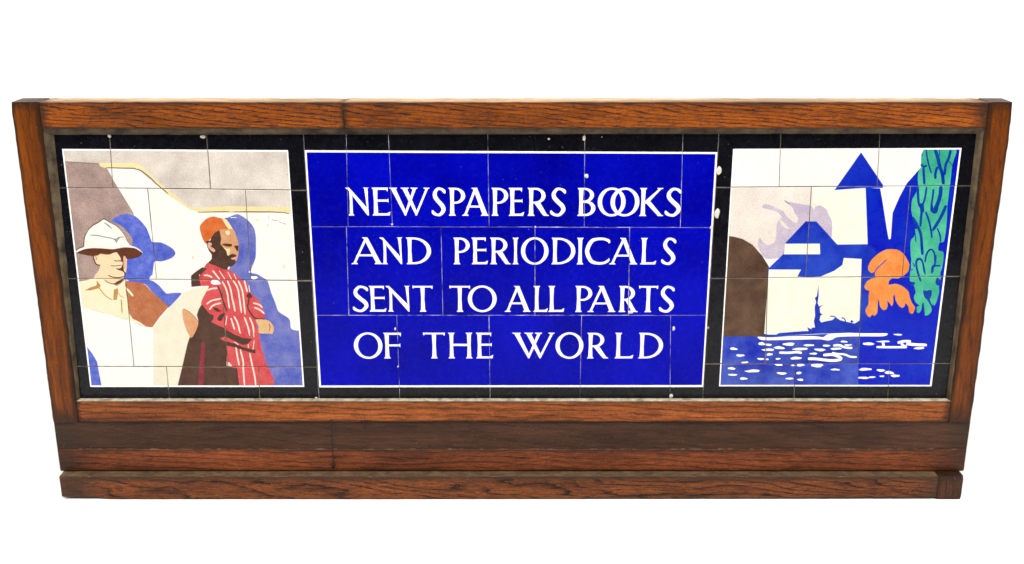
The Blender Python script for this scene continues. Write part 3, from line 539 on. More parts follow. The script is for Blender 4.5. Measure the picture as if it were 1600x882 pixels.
 ('stripe', [-4620,2677,-4623,2634,-4617,2550,-4610,2467,-4600,2388,-4589,2349,-4575,2352,-4573,2393,-4583,2473,-4591,2554,-4596,2638,-4606,2679]),
 ('stripe', [-4550,2638,-4547,2578,-4528,2461,-4522,2378,-4529,2327,-4532,2218,-4531,2053,-4524,1971,-4511,1973,-4504,2056,-4505,2220,-4502,2327,-4495,2380,-4501,2467,-4520,2585,-4536,2641]),
 ('stripe', [-4396,2576,-4397,2525,-4386,2426,-4372,2324,-4355,2219,-4345,2118,-4342,2020,-4334,1971,-4321,1973,-4315,2023,-4318,2122,-4328,2225,-4345,2330,-4359,2432,-4371,2531,-4383,2579]),
 ('stripe', [-4634,2766,-4572,2715,-4563,2727,-4626,2777]),
 ('dark', [-4843,3748,-4838,3717,-4815,3661,-4797,3594,-4783,3512,-4763,3429,-4738,3345,-4720,3305,-4705,3311,-4712,3355,-4736,3438,-4756,3520,-4770,3602,-4789,3672,-4812,3730,-4829,3755]),
 ('dark', [-4327,3627,-4338,3596,-4347,3533,-4360,3471,-4378,3406,-4373,3344,-4346,3291,-4317,3242,-4285,3193,-4223,3167,-4139,3165,-4098,3170,-4096,3185,-4137,3192,-4217,3194,-4268,3215,-4296,3258,-4323,3306,-4349,3354,-4353,3405,-4335,3466,-4322,3530,-4313,3594,-4314,3625]),
 ('dark', [-4319,3645,-4303,3626,-4287,3591,-4280,3563,-4289,3549,-4309,3539,-4327,3536,-4345,3544,-4365,3559,-4374,3576,-4362,3601,-4339,3631]),
 ('dark', [-4949,3374,-4930,3378,-4895,3375,-4866,3368,-4845,3350,-4824,3325,-4817,3308,-4835,3304,-4867,3307,-4894,3313,-4917,3331,-4941,3357]),
 ('dark', [-4887,3177,-4878,3198,-4861,3226,-4842,3247,-4810,3264,-4768,3278,-4743,3283,-4746,3270,-4763,3245,-4779,3222,-4792,3195,-4807,3164,-4821,3143,-4836,3139,-4852,3143,-4865,3148,-4875,3155,-4885,3165]),
 ('lightskin', [-4251,3163,-4223,3173,-4177,3174,-4136,3171,-4100,3167,-4061,3158,-4029,3146,-4004,3121,-3979,3087,-3963,3056,-3957,3025,-3956,2990,-3956,2967,-3957,2965,-3958,2973,-3961,2974,-3968,2957,-3978,2930,-3989,2913,-4001,2912,-4016,2918,-4039,2923,-4091,2922,-4161,2920,-4208,2928,-4218,2961,-4214,3009,-4212,3051,-4227,3091,-4246,3134]),
 ('umber', [-4035,3094,-4033,3077,-4025,3046,-4028,3012,-4045,2973,-4051,2952,-4045,2950,-4035,2969,-4018,3010,-4014,3048,-4023,3081,-4030,3096]),
 ('white', [-4788,3814,-4784,3784,-4830,3778,-4870,3775,-4902,3777,-4937,3798,-4945,3814,-4932,3830,-4911,3859,-4863,3859,-4827,3841,-4813,3835]),
 ('white', [-4164,3891,-4188,3879,-4208,3875,-4230,3863,-4253,3868,-4278,3883,-4277,3891,-4277,3911,-4251,3924,-4227,3916,-4202,3918,-4183,3916]),
 ('white', [-4273,3992,-4278,3989,-4281,3981,-4290,3976,-4298,3982,-4306,3986,-4305,3992,-4302,4002,-4294,4005,-4288,4008,-4278,4012,-4273,4003]),
 ('stripe', [-4790,2421,-4737,2399,-4694,2325,-4790,2343]),
 ('fez', [-5044,4758,-5033,4781,-5016,4804,-4998,4824,-4976,4846,-4949,4871,-4922,4891,-4889,4906,-4848,4920,-4814,4927,-4783,4922,-4750,4912,-4722,4903,-4699,4898,-4675,4893,-4654,4885,-4629,4869,-4600,4846,-4576,4824,-4556,4797,-4535,4765,-4524,4740,-4524,4724,-4531,4712,-4550,4703,-4596,4702,-4662,4704,-4715,4701,-4751,4686,-4786,4664,-4813,4643,-4834,4620,-4854,4591,-4872,4568,-4894,4545,-4921,4521,-4942,4503,-4956,4490,-4968,4479,-4979,4479,-4991,4497,-5003,4528,-5014,4558,-5023,4591,-5033,4633,-5040,4667,-5044,4698,-5046,4731]),
 ('trim', [-4676,4892,-4607,4880,-4555,4800,-4509,4708,-4573,4708,-4621,4776]),
 ('orangeskin', [-4732,4701,-4710,4720,-4677,4717,-4643,4713,-4600,4718,-4547,4722,-4508,4716,-4488,4685,-4475,4637,-4464,4594,-4453,4552,-4443,4503,-4437,4460,-4437,4420,-4441,4375,-4445,4338,-4452,4304,-4460,4268,-4469,4240,-4477,4214,-4488,4189,-4507,4178,-4550,4186,-4609,4208,-4656,4240,-4688,4292,-4717,4365,-4735,4436,-4742,4524,-4741,4630]),
 ('dark', [-4732,4697,-4812,4655,-4871,4576,-4893,4524,-4965,4512,-4949,4411,-4920,4338,-4888,4289,-4894,4215,-4961,4147,-4833,4095,-4742,4048,-4651,4024,-4638,4079,-4573,4086,-4512,4141,-4511,4213,-4562,4234,-4576,4283,-4636,4274,-4647,4362,-4701,4424,-4735,4470,-4712,4558]),
 ('pinkskin', [-4945,4460,-4938,4474,-4925,4487,-4913,4494,-4899,4492,-4881,4483,-4871,4472,-4874,4458,-4883,4439,-4887,4424,-4880,4415,-4867,4407,-4856,4399,-4843,4386,-4829,4370,-4822,4356,-4828,4345,-4842,4334,-4856,4329,-4869,4336,-4886,4349,-4900,4362,-4913,4377,-4928,4395,-4937,4411,-4943,4427,-4946,4446]),
 ('dark', [-4902,4447,-4883,4386,-4878,4388,-4896,4449]),
 ('dark', [-4713,4453,-4673,4475,-4539,4466,-4557,4421,-4642,4427]),
 ('dark', [-4517,4436,-4438,4443,-4453,4332,-4481,4362]),
 ('trim', [-4699,4421,-4645,4387,-4583,4387,-4604,4274,-4634,4274,-4645,4350]),
 ('trim', [-4640,4676,-4624,4684,-4595,4689,-4575,4688,-4567,4676,-4563,4656,-4564,4640,-4576,4629,-4594,4618,-4610,4616,-4623,4632,-4637,4657]),
 ('dark', [-4612,4274,-4545,4304,-4482,4277,-4499,4250,-4586,4221]),
 ('pinkskin', [-4584,4227,-4483,4254,-4515,4200,-4564,4205]),
 ('line', [-3877,4871,-3863,4865,-3834,4858,-3809,4855,-3788,4856,-3778,4858,-3778,4863,-3788,4864,-3808,4862,-3833,4865,-3861,4873,-3876,4875]),
 ('line', [-3757,4828,-3743,4823,-3715,4815,-3687,4806,-3662,4796,-3648,4792,-3647,4796,-3659,4803,-3685,4813,-3712,4822,-3741,4830,-3756,4832]),
 ('line', [-3767,4835,-3729,4878,-3731,4880,-3769,4837]),
 ('trim', [-4088,4867,-4086,4856,-4100,4854,-4112,4853,-4121,4853,-4132,4861,-4134,4867,-4130,4872,-4124,4883,-4110,4883,-4099,4876,-4095,4874]),
 ('trim', [-3935,4772,-3941,4757,-3946,4753,-3952,4737,-3957,4743,-3962,4761,-3961,4772,-3960,4796,-3953,4812,-3948,4802,-3942,4805,-3938,4802]),
 ('trim', [-3700,4075,-3706,4069,-3710,4052,-3722,4041,-3733,4053,-3742,4062,-3741,4075,-3737,4097,-3727,4103,-3718,4109,-3705,4117,-3700,4098]),
 ('trim', [-5184,4239,-5187,4227,-5193,4206,-5203,4205,-5211,4214,-5214,4221,-5213,4239,-5212,4259,-5206,4269,-5196,4278,-5189,4271,-5186,4250]),
 ('ash', [-4271,4945,-4269,4884,-4266,4885,-4268,4945]),
 ('ash', [-3927,4945,-3925,4878,-3921,4879,-3922,4945])]
ART_R = [
 ('cream', [4739,5407,5663,5401,5792,4454,5210,4454,4780,4885]),
 ('sky', [3465,5411,4794,5411,4832,5175,4909,5096,5068,5043,5162,4844,5184,4591,5026,4294,4066,4240,3493,4240]),
 ('lavender', [4016,5089,4022,5104,4038,5120,4059,5129,4092,5125,4138,5114,4176,5103,4207,5089,4240,5071,4269,5056,4300,5044,4336,5031,4362,5017,4379,4997,4393,4972,4406,4951,4422,4933,4442,4915,4461,4898,4487,4876,4518,4850,4543,4831,4563,4821,4582,4815,4596,4818,4607,4837,4616,4869,4616,4898,4598,4926,4568,4960,4544,4990,4530,5021,4516,5055,4499,5083,4470,5106,4432,5130,4404,5149,4385,5167,4370,5185,4369,5195,4390,5189,4429,5174,4467,5162,4513,5153,4570,5145,4623,5136,4684,5124,4755,5110,4806,5096,4831,5077,4845,5055,4856,5043,4863,5053,4869,5073,4878,5089,4896,5099,4922,5108,4947,5109,4976,5098,5012,5079,5041,5056,5062,5026,5083,4986,5101,4951,5122,4919,5145,4882,5162,4844,5170,4791,5175,4724,5177,4671,5179,4627,5179,4586,5159,4577,5094,4638,5000,4736,4920,4805,4858,4827,4791,4830,4726,4805,4640,4718,4537,4588,4466,4483,4445,4407,4444,4332,4441,4281,4429,4258,4410,4248,4379,4240,4312,4226,4219,4212,4147,4213,4101,4247,4061,4302,4033,4348,4015,4384,4001,4422,3994,4456,3993,4500,3997,4550,4005,4577,4024,4563,4051,4526,4075,4497,4100,4477,4129,4458,4156,4450,4190,4457,4229,4475,4257,4497,4270,4530,4278,4575,4281,4618,4278,4668,4272,4730,4270,4778,4277,4813,4290,4847,4302,4871,4318,4886,4336,4898,4344,4911,4333,4933,4311,4961,4287,4984,4257,5001,4217,5017,4181,5030,4142,5039,4097,5048,4064,5056,4042,5066,4024,5078]),
 ('sky', [4308,4874,4322,4871,4348,4854,4376,4834,4414,4799,4463,4752,4490,4722,4479,4718,4449,4725,4421,4735,4399,4749,4373,4768,4353,4789,4334,4818,4315,4853]),
 ('ash', [4366,5190,4372,5179,4390,5163,4416,5146,4450,5130,4468,5125,4471,5133,4456,5145,4423,5161,4399,5176,4383,5192,4372,5197]),
 ('hill', [3448,4609,3604,4589,3739,4551,3903,4457,4077,4266,4194,4089,4223,3916,4214,3881,4205,2864,3431,2864]),
 ('water', [3430,2870,4214,2870,5803,2941,5902,1876,3426,1876]),
 ('deep', [5652,5401,5887,5387,5967,5087,6061,4711,6105,4554,6125,4542,6140,4566,6126,4986,6204,5230,6304,5472,6499,5726,6485,5936,6528,6048,7278,6107,7310,1879,5859,1879,5813,2379,5735,3907,5727,3911,5696,4238,5774,4463]),
 ('azure', [4177,4041,4415,4296,4438,4487,4735,4845,4909,4845,5079,4668,5280,4457,5789,4463,5960,4302,6032,3556,5803,2941,5051,2916,4199,2864,4203,2895,4242,3556]),
 ('blueroof', [5527,5970,5926,5444,5928,5396,5658,5396,5154,5361,5184,5401]),
 ('cream', [4431,4472,4996,4472,5016,4293,4424,4293]),
 ('cream', [4198,4036,4725,4033,4671,3914,4823,3902,5056,3914,5276,4016,5395,4114,5407,4232,5699,4214,5762,3156,5742,3135,5685,3099,5526,3135,5440,3158,5363,3209,5307,3158,5189,3135,5130,3116,5100,3161,5108,3237,5140,3256,5098,3288,5085,3376,5138,3429,5071,3399,5043,3452,5050,3578,5031,3772,5021,3578,4990,3543,5017,3477,5000,3389,5018,3237,5006,3135,5035,3030,4969,3023,4986,2995,4902,3030,4934,2966,4829,2963,4637,2947,4445,2931,4399,2902,4266,2902,4199,2915]),
 ('azure', [5459,3196,5469,3187,5491,3181,5507,3166,5522,3138,5534,3126,5543,3131,5539,3148,5522,3178,5499,3199,5474,3208,5461,3207]),
 ('azure', [5661,3135,5664,3119,5650,3116,5638,3114,5629,3115,5616,3127,5612,3135,5615,3144,5620,3159,5634,3159,5647,3150,5651,3147]),
 ('azure', [5267,3219,5279,3216,5301,3219,5325,3213,5352,3198,5368,3194,5372,3204,5360,3216,5330,3232,5301,3239,5275,3236,5264,3230]),
 ('white', [4094,2863,4122,2864,4169,2860,4212,2856,4249,2854,4294,2853,4345,2853,4417,2859,4513,2867,4610,2873,4745,2875,4913,2876,5037,2875,5102,2868,5149,2859,5185,2857,5211,2872,5236,2895,5273,2913,5355,2921,5463,2926,5538,2930,5551,2932,5542,2933,5551,2933,5605,2931,5688,2929,5778,2927,5909,2927,6074,2927,6191,2927,6236,2925,6253,2922,6256,2917,6249,2904,6226,2885,6183,2873,6089,2871,5956,2872,5836,2873,5712,2872,5569,2869,5464,2865,5403,2854,5357,2839,5334,2829,5344,2830,5373,2835,5386,2836,5364,2825,5322,2809,5283,2799,5242,2802,5193,2811,5148,2818,5115,2819,5073,2819,4988,2818,4775,2813,4480,2806,4269,2802,4189,2804,4154,2809,4134,2816,4111,2831,4095,2850]),
 ('white', [3766,2650,3772,2634,3737,2631,3705,2629,3680,2630,3651,2641,3643,2650,3651,2659,3666,2674,3703,2674,3733,2664,3744,2662]),
 ('white', [3905,2527,3876,2518,3851,2515,3824,2506,3794,2510,3760,2521,3760,2527,3757,2542,3789,2552,3821,2546,3853,2547,3878,2545]),
 ('white', [3969,2401,3951,2398,3943,2388,3911,2383,3878,2389,3849,2394,3851,2401,3857,2413,3885,2416,3908,2419,3946,2424,3964,2413]),
 ('white', [4223,2739,4218,2730,4203,2714,4168,2713,4133,2720,4119,2725,4117,2739,4115,2754,4133,2762,4164,2769,4191,2764,4211,2747]),
 ('white', [4337,2725,4334,2712,4310,2702,4278,2704,4249,2708,4237,2711,4209,2725,4215,2735,4244,2739,4276,2742,4299,2738,4334,2730]),
 ('white', [4374,2636,4379,2619,4330,2613,4288,2616,4243,2612,4200,2619,4166,2636,4217,2641,4245,2648,4285,2657,4335,2652,4380,2644]),
 ('white', [4367,2550,4361,2538,4336,2536,4314,2529,4283,2526,4260,2541,4265,2550,4274,2556,4279,2570,4311,2573,4343,2565,4360,2562]),
 ('white', [4232,2466,4225,2459,4208,2454,4172,2447,4145,2454,4122,2464,4114,2466,4107,2476,4133,2486,4170,2483,4205,2481,4218,2478]),
 ('white', [4307,2459,4302,2452,4294,2447,4282,2445,4273,2450,4260,2453,4259,2459,4259,2471,4271,2475,4280,2474,4291,2475,4297,2469]),
 ('white', [4506,2470,4488,2466,4477,2458,4460,2454,4435,2457,4422,2460,4421,2470,4423,2481,4441,2483,4458,2485,4477,2487,4499,2479]),
 ('white', [4704,2734,4704,2723,4686,2705,4623,2705,4560,2712,4542,2717,4512,2734,4530,2746,4569,2750,4619,2761,4676,2759,4724,2742]),
 ('white', [4546,2672,4567,2652,4515,2643,4467,2648,4423,2647,4397,2655,4368,2672,4391,2679,4409,2691,4463,2699,4502,2686,4533,2677]),
 ('white', [5048,2715,5036,2702,4990,2701,4957,2698,4919,2695,4885,2706,4862,2715,4882,2722,4910,2731,4955,2730,4993,2726,5036,2726]),
 ('white', [4945,2646,4923,2635,4882,2631,4823,2623,4761,2625,4685,2637,4687,2646,4722,2655,4763,2666,4819,2669,4906,2669,4934,2662]),
 ('white', [5322,2705,5308,2699,5289,2694,5252,2687,5216,2692,5188,2700,5200,2705,5191,2715,5211,2724,5249,2724,5285,2721,5296,2715]),
 ('white', [5249,2630,5223,2623,5204,2608,5152,2604,5111,2617,5085,2621,5064,2630,5047,2651,5105,2655,5148,2652,5185,2655,5224,2644]),
 ('white', [5108,2565,5101,2556,5080,2546,5049,2549,5019,2550,4994,2551,4977,2565,4998,2575,5025,2575,5047,2582,5075,2583,5106,2571]),
 ('white', [4854,2485,4846,2471,4806,2463,4761,2461,4694,2458,4674,2468,4663,2485,4687,2491,4704,2500,4758,2510,4809,2502,4862,2492]),
 ('white', [4538,2365,4547,2353,4520,2347,4481,2345,4448,2348,4431,2357,4406,2365,4417,2370,4436,2379,4479,2382,4517,2375,4541,2371]),
 ('white', [4759,2353,4760,2342,4740,2341,4724,2340,4711,2340,4690,2347,4686,2353,4693,2359,4703,2368,4722,2367,4738,2363,4747,2362]),
 ('white', [4919,2354,4889,2347,4869,2344,4845,2332,4813,2335,4781,2347,4789,2354,4788,2369,4813,2378,4842,2375,4874,2377,4897,2373]),
 ('white', [5227,2350,5204,2344,5196,2325,5129,2316,5068,2330,5027,2339,5025,2350,5023,2370,5074,2376,5123,2381,5191,2386,5222,2367]),
 ('white', [3758,2298,3756,2288,3733,2275,3693,2277,3658,2283,3640,2285,3628,2298,3629,2311,3655,2317,3690,2322,3717,2317,3740,2304]),
 ('white', [3796,2186,3786,2174,3753,2166,3719,2168,3681,2168,3664,2172,3632,2186,3648,2195,3681,2198,3717,2201,3746,2198,3795,2192]),
 ('white', [4155,2255,4159,2237,4107,2230,4052,2230,3988,2226,3937,2237,3904,2255,3966,2260,3995,2269,4049,2281,4122,2275,4174,2265]),
 ('white', [3972,2114,3971,2102,3939,2099,3906,2094,3868,2093,3841,2107,3845,2114,3851,2120,3858,2135,3903,2137,3942,2128,3957,2125]),
 ('white', [4630,2206,4612,2196,4586,2189,4543,2182,4510,2191,4478,2202,4464,2206,4453,2222,4494,2233,4540,2226,4579,2225,4602,2223]),
 ('white', [4756,2112,4735,2106,4714,2099,4681,2096,4652,2101,4611,2104,4611,2112,4620,2125,4653,2129,4679,2130,4713,2133,4733,2125]),
 ('white', [4877,2215,4861,2209,4851,2198,4829,2192,4798,2196,4786,2202,4788,2215,4788,2228,4804,2232,4825,2238,4848,2238,4871,2225]),
 ('white', [4908,2094,4912,2084,4899,2070,4865,2072,4836,2078,4828,2082,4806,2094,4811,2103,4833,2107,4862,2114,4889,2110,4914,2099]),
 ('white', [5505,2280,5519,2266,5472,2261,5436,2265,5403,2263,5375,2268,5347,2280,5374,2286,5393,2293,5433,2298,5464,2290,5494,2285]),
 ('white', [5513,2652,5492,2639,5449,2639,5417,2633,5372,2629,5333,2642,5322,2652,5345,2659,5369,2669,5414,2670,5460,2665,5503,2665]),
 ('white', [4472,2566,4512,2561,4593,2558,4668,2561,4734,2569,4785,2569,4824,2560,4845,2559,4849,2592,4829,2600,4786,2610,4729,2610,4662,2602,4590,2599,4511,2602,4471,2599]),
 ('white', [4963,2455,4994,2448,5053,2448,5116,2444,5183,2434,5258,2425,5341,2417,5415,2417,5481,2426,5524,2440,5541,2481,5513,2515,5468,2537,5425,2555,5379,2568,5318,2572,5244,2564,5208,2554,5214,2520,5252,2516,5324,2523,5377,2521,5414,2509,5454,2493,5492,2475,5498,2473,5498,2483,5469,2473,5409,2465,5339,2465,5259,2473,5185,2482,5117,2492,5051,2496,4990,2496,4960,2489]),
 ('white', [5353,2574,5372,2560,5415,2546,5471,2539,5538,2538,5592,2525,5641,2500,5697,2487,5754,2487,5780,2494,5779,2513,5751,2521,5697,2521,5649,2533,5600,2558,5538,2572,5470,2573,5418,2580,5379,2593,5356,2592]),
 ('white', [5366,2694,5396,2690,5450,2695,5490,2688,5524,2667,5582,2653,5654,2647,5689,2651,5688,2680,5653,2688,5583,2693,5535,2705,5499,2727,5447,2736,5389,2731,5362,2723]),
 ('white', [5597,2778,5603,2766,5569,2764,5540,2763,5516,2764,5487,2772,5479,2778,5488,2784,5501,2796,5537,2796,5566,2789,5576,2786]),
 ('white', [5686,2716,5659,2711,5636,2709,5612,2703,5584,2705,5553,2712,5553,2716,5551,2726,5580,2733,5609,2729,5638,2730,5661,2729]),
 ('white', [5501,2652,5476,2648,5464,2639,5417,2634,5371,2640,5329,2645,5332,2652,5340,2664,5381,2667,5414,2670,5467,2674,5494,2664]),
 ('white', [6052,2739,6043,2731,6014,2717,5951,2715,5888,2722,5862,2726,5859,2739,5855,2753,5890,2760,5946,2766,5996,2761,6030,2747]),
 ('white', [6495,2904,6492,2895,6465,2887,6428,2889,6394,2892,6381,2895,6348,2904,6355,2912,6388,2915,6425,2917,6452,2914,6492,2908]),
 ('white', [6293,2784,6298,2773,6244,2769,6199,2771,6151,2768,6105,2773,6068,2784,6123,2788,6153,2792,6197,2798,6251,2795,6299,2790]),
 ('white', [6052,2284,6039,2270,5987,2268,5941,2260,5875,2257,5828,2274,5837,2284,5857,2290,5869,2306,5936,2310,6003,2301,6038,2297]),
 ('white', [6274,2262,6266,2253,6247,2246,6205,2238,6173,2246,6146,2258,6136,2262,6127,2274,6158,2285,6201,2282,6242,2280,6257,2276]),
 ('white', [6028,2126,6007,2118,5975,2110,5928,2108,5892,2114,5841,2118,5837,2126,5840,2142,5885,2148,5924,2147,5965,2148,5989,2140]),
 ('white', [6130,2139,6106,2135,6091,2128,6068,2123,6035,2126,6016,2130,6016,2139,6018,2150,6042,2153,6065,2155,6090,2157,6120,2149]),
 ('white', [6268,2159,6268,2153,6261,2144,6235,2144,6208,2147,6201,2150,6188,2159,6195,2165,6211,2167,6232,2172,6256,2171,6276,2162]),
 ('white', [6417,2227,6437,2204,6392,2194,6350,2200,6313,2199,6290,2208,6265,2227,6284,2235,6299,2248,6344,2257,6379,2242,6406,2232]),
 ('white', [6533,2167,6523,2149,6485,2147,6457,2143,6425,2140,6396,2154,6375,2167,6391,2176,6414,2188,6453,2187,6486,2181,6522,2181]),
 ('white', [6891,2660,6877,2651,6849,2647,6808,2640,6765,2642,6712,2653,6713,2660,6736,2668,6764,2678,6803,2680,6863,2680,6883,2675]),
 ('white', [6165,2771,6186,2699,6227,2708,6206,2780]),
 ('white', [6089,2667,6145,2662,6255,2660,6383,2659,6526,2660,6598,2664,6594,2695,6522,2699,6379,2698,6252,2699,6142,2701,6087,2698]),
 ('white', [6441,2739,6468,2745,6518,2760,6569,2766,6625,2762,6653,2763,6651,2802,6622,2806,6564,2809,6506,2803,6453,2787,6428,2777]),
 ('white', [6484,2747,6486,2736,6500,2708,6531,2684,6572,2670,6592,2666,6599,2705,6581,2714,6546,2725,6530,2736,6526,2750,6519,2760]),
 ('white', [6583,2722,6624,2710,6706,2701,6792,2696,6883,2694,6928,2700,6924,2736,6879,2745,6789,2747,6704,2752,6623,2761,6583,2757]),
 ('orange', [5818,4089,5826,4118,5840,4156,5857,4189,5885,4226,5923,4268,5960,4302,6000,4330,6048,4358,6094,4375,6148,4380,6212,4378,6265,4369,6307,4350,6350,4320,6387,4287,6423,4236,6463,4170,6489,4124,6494,4113,6490,4113,6486,4107,6487,4080,6487,4041,6482,4008,6466,3983,6442,3957,6419,3936,6392,3916,6359,3895,6329,3882,6298,3881,6261,3886,6234,3886,6214,3875,6196,3858,6185,3840,6179,3818,6177,3791,6185,3774,6216,3776,6262,3786,6303,3791,6339,3781,6380,3765,6415,3747,6450,3722,6490,3689,6519,3659,6534,3628,6544,3591,6554,3559,6567,3526,6584,3489,6600,3458,6620,3432,6644,3404,6659,3380,6658,3351,6650,3318,6642,3294,6634,3279,6625,3268,6615,3264,6600,3272,6582,3288,6568,3306,6561,3333,6555,3367,6547,3395,6530,3419,6508,3444,6493,3456,6489,3446,6488,3425,6486,3408,6476,3393,6463,3378,6448,3372,6427,3381,6399,3399,6377,3420,6356,3450,6334,3489,6318,3521,6311,3550,6307,3579,6302,3597,6294,3597,6283,3588,6278,3571,6281,3539,6288,3493,6291,3458,6287,3435,6279,3414,6270,3405,6259,3414,6243,3434,6230,3452,6214,3471,6197,3492,6187,3498,6190,3477,6199,3439,6204,3408,6200,3384,6191,3361,6181,3344,6167,3336,6150,3332,6134,3334,6116,3349,6096,3372,6080,3395,6069,3424,6060,3458,6053,3483,6046,3500,6038,3512,6033,3502,6037,3445,6043,3358,6044,3294,6033,3263,6015,3243,6000,3233,5987,3236,5973,3248,5962,3253,5950,3239,5937,3217,5924,3207,5905,3220,5881,3245,5864,3268,5853,3291,5845,3318,5842,3344,5853,3374,5872,3411,5883,3445,5882,3485,5876,3532,5871,3571,5873,3607,5876,3646,5874,3672,5859,3679,5837,3680,5819,3684,5805,3701,5792,3724,5787,3747,5793,3774,5807,3808,5823,3834,5846,3853,5876,3871,5901,3884,5923,3889,5946,3892,5959,3896,5959,3906,5951,3920,5944,3934,5941,3953,5938,3975,5932,3990,5918,3987,5898,3978,5880,3975,5862,3985,5841,4003,5826,4021,5820,4040,5817,4064]),
 ('deep', [6106,4209,6084,4190,6046,4147,6008,4107,5970,4070,5943,4031,5928,3993,5924,3973,5932,3969,5943,3986,5957,4022,5982,4058,6019,4095,6058,4135,6096,4178,6112,4203]),
 ('green', [6497,5796,6497,5837,6499,5891,6504,5936,6503,5977,6507,6020,6547,6048,6685,6063,6882,6068,7015,6048,7036,5977,7013,5869,6993,5768,6992,5663,6995,5538,6996,5430,6995,5323,6994,5205,6994,5116,6997,5062,7001,5017,7006,4971,7010,4904,7015,4819,7017,4744,7017,4664,7014,4573,7007,4512,6986,4495,6956,4496,6935,4488,6927,4451,6925,4399,6931,4360,6957,4348,6995,4342,7022,4324,7031,4269,7033,4191,7032,4128,7029,4076,7022,4024,7016,3998,7012,4022,7008,4072,7006,4095,7007,4059,7009,3995,7011,3946,7017,3928,7025,3916,7029,3896,7025,3849,7016,3785,7012,3734,7016,3705,7024,3678,7028,3647,7022,3593,7010,3523,7000,3471,6990,3440,6978,3416,6965,3405,6949,3411,6930,3427,6913,3445,6898,3470,6881,3501,6869,3521,6857,3525,6847,3520,6846,3508,6865,3481,6895,3442,6917,3408,6929,3378,6937,3345,6939,3319,6930,3296,6914,3272,6898,3256,6878,3244,6852,3237,6833,3243,6823,3277,6815,3328,6807,3370,6795,3402,6780,3433,6769,3445,6768,3423,6769,3380,6768,3344,6759,3319,6746,3295,6733,3281,6720,3282,6705,3292,6694,3306,6690,3333,6688,3369,6691,3395,6704,3402,6724,3403,6731,3408,6714,3424,6683,3448,6659,3471,6642,3497,6627,3530,6619,3559,6624,3586,6636,3617,6640,3647,6629,3686,6609,3734,6591,3772,6568,3796,6542,3818,6523,3847,6516,3900,6513,3970,6517,4021,6534,4038,6559,4044,6572,4058,6557,4105,6528,4166,6510,4193,6510,4146,6518,4062,6529,4011,6547,4023,6571,4064,6581,4102,6565,4128,6533,4160,6508,4205,6490,4299,6472,4424,6465,4514,6478,4551,6501,4571,6516,4591,6517,4628,6512,4674,6510,4705,6517,4715,6529,4716,6540,4718,6554,4725,6571,4737,6573,4756,6542,4798,6494,4857,6458,4908,6440,4957,6427,5012,6419,5047,6416,5050,6418,5040,6419,5044,6416,5084,6413,5144,6415,5195,6430,5237,6452,5282,6469,5320,6478,5352,6486,5386,6489,5419,6483,5465,6473,5522,6466,5568,6466,5607,6468,5648,6473,5679,6484,5702,6499,5723,6508,5741,6507,5756,6501,5774]),
 ('cypblue', [6542,6015,6549,5967,6572,5872,6604,5775,6646,5677,6670,5630,6686,5635,6669,5685,6628,5782,6597,5876,6574,5970,6559,6017]),
 ('cypblue', [6526,5728,6525,5694,6535,5626,6547,5556,6559,5485,6571,5450,6599,5451,6599,5487,6587,5559,6576,5628,6565,5696,6554,5729]),
 ('cypblue', [6486,5768,6498,5754,6531,5730,6567,5726,6592,5744,6598,5756,6583,5775,6570,5771,6555,5758,6542,5760,6516,5780,6498,5787]),
 ('cypblue', [6672,6009,6680,5974,6711,5911,6735,5848,6755,5780,6782,5713,6812,5653,6835,5583,6852,5498,6869,5455,6908,5458,6907,5503,6890,5591,6864,5669,6832,5731,6808,5793,6788,5861,6762,5929,6730,5994,6707,6023]),
 ('cypblue', [6749,5746,6736,5723,6723,5672,6720,5619,6727,5566,6737,5541,6765,5541,6768,5567,6761,5615,6764,5661,6776,5709,6776,5736]),
 ('cypblue', [6754,6015,6775,5906,6789,5907,6769,6017]),
 ('cypblue', [6926,6013,6916,5978,6908,5906,6895,5850,6875,5806,6866,5738,6869,5650,6876,5606,6905,5604,6910,5647,6907,5731,6915,5792,6934,5834,6948,5894,6957,5969,6955,6007]),
 ('cypblue', [6922,5835,6989,5755,6999,5763,6932,5843]),
 ('cypblue', [6834,5428,6826,5383,6829,5295,6820,5214,6800,5135,6780,5079,6761,5043,6759,5019,6798,4994,6816,5008,6837,5048,6859,5111,6881,5195,6891,5286,6888,5378,6877,5424]),
 ('cypblue', [6615,5415,6610,5373,6608,5290,6602,5219,6590,5161,6589,5129,6610,5123,6621,5151,6633,5211,6639,5285,6640,5369,6636,5412]),
 ('cypblue', [6468,5425,6468,5380,6481,5289,6494,5212,6507,5149,6519,5118,6547,5121,6547,5153,6534,5215,6521,5291,6509,5381,6496,5426]),
 ('cypblue', [6729,5377,6725,5351,6726,5298,6725,5235,6721,5160,6721,5093,6724,5036,6731,5007,6752,5006,6755,5034,6752,5090,6752,5155,6756,5230,6757,5295,6756,5348,6750,5375]),
 ('cypblue', [6545,5143,6570,4992,6634,4996,6609,5147]),
 ('cypblue', [6522,5114,6534,5091,6562,5057,6574,5019,6571,4965,6571,4891,6575,4802,6583,4757,6612,4755,6616,4799,6613,4887,6612,4959,6615,5019,6598,5074,6564,5116,6543,5131]),
 ('cypblue', [6646,4999,6657,4964,6689,4898,6718,4825,6746,4743,6767,4668,6782,4598,6794,4564,6817,4567,6814,4602,6799,4673,6777,4750,6749,4834,6719,4909,6687,4976,6666,5007]),
 ('cypblue', [6719,5133,6720,5101,6735,5036,6755,4992,6786,4971,6816,4971,6844,4991,6855,5036,6856,5101,6850,5133,6820,5137,6813,5106,6812,5045,6805,5016,6799,5013,6794,5013,6789,5015,6776,5045,6762,5106,6748,5137]),
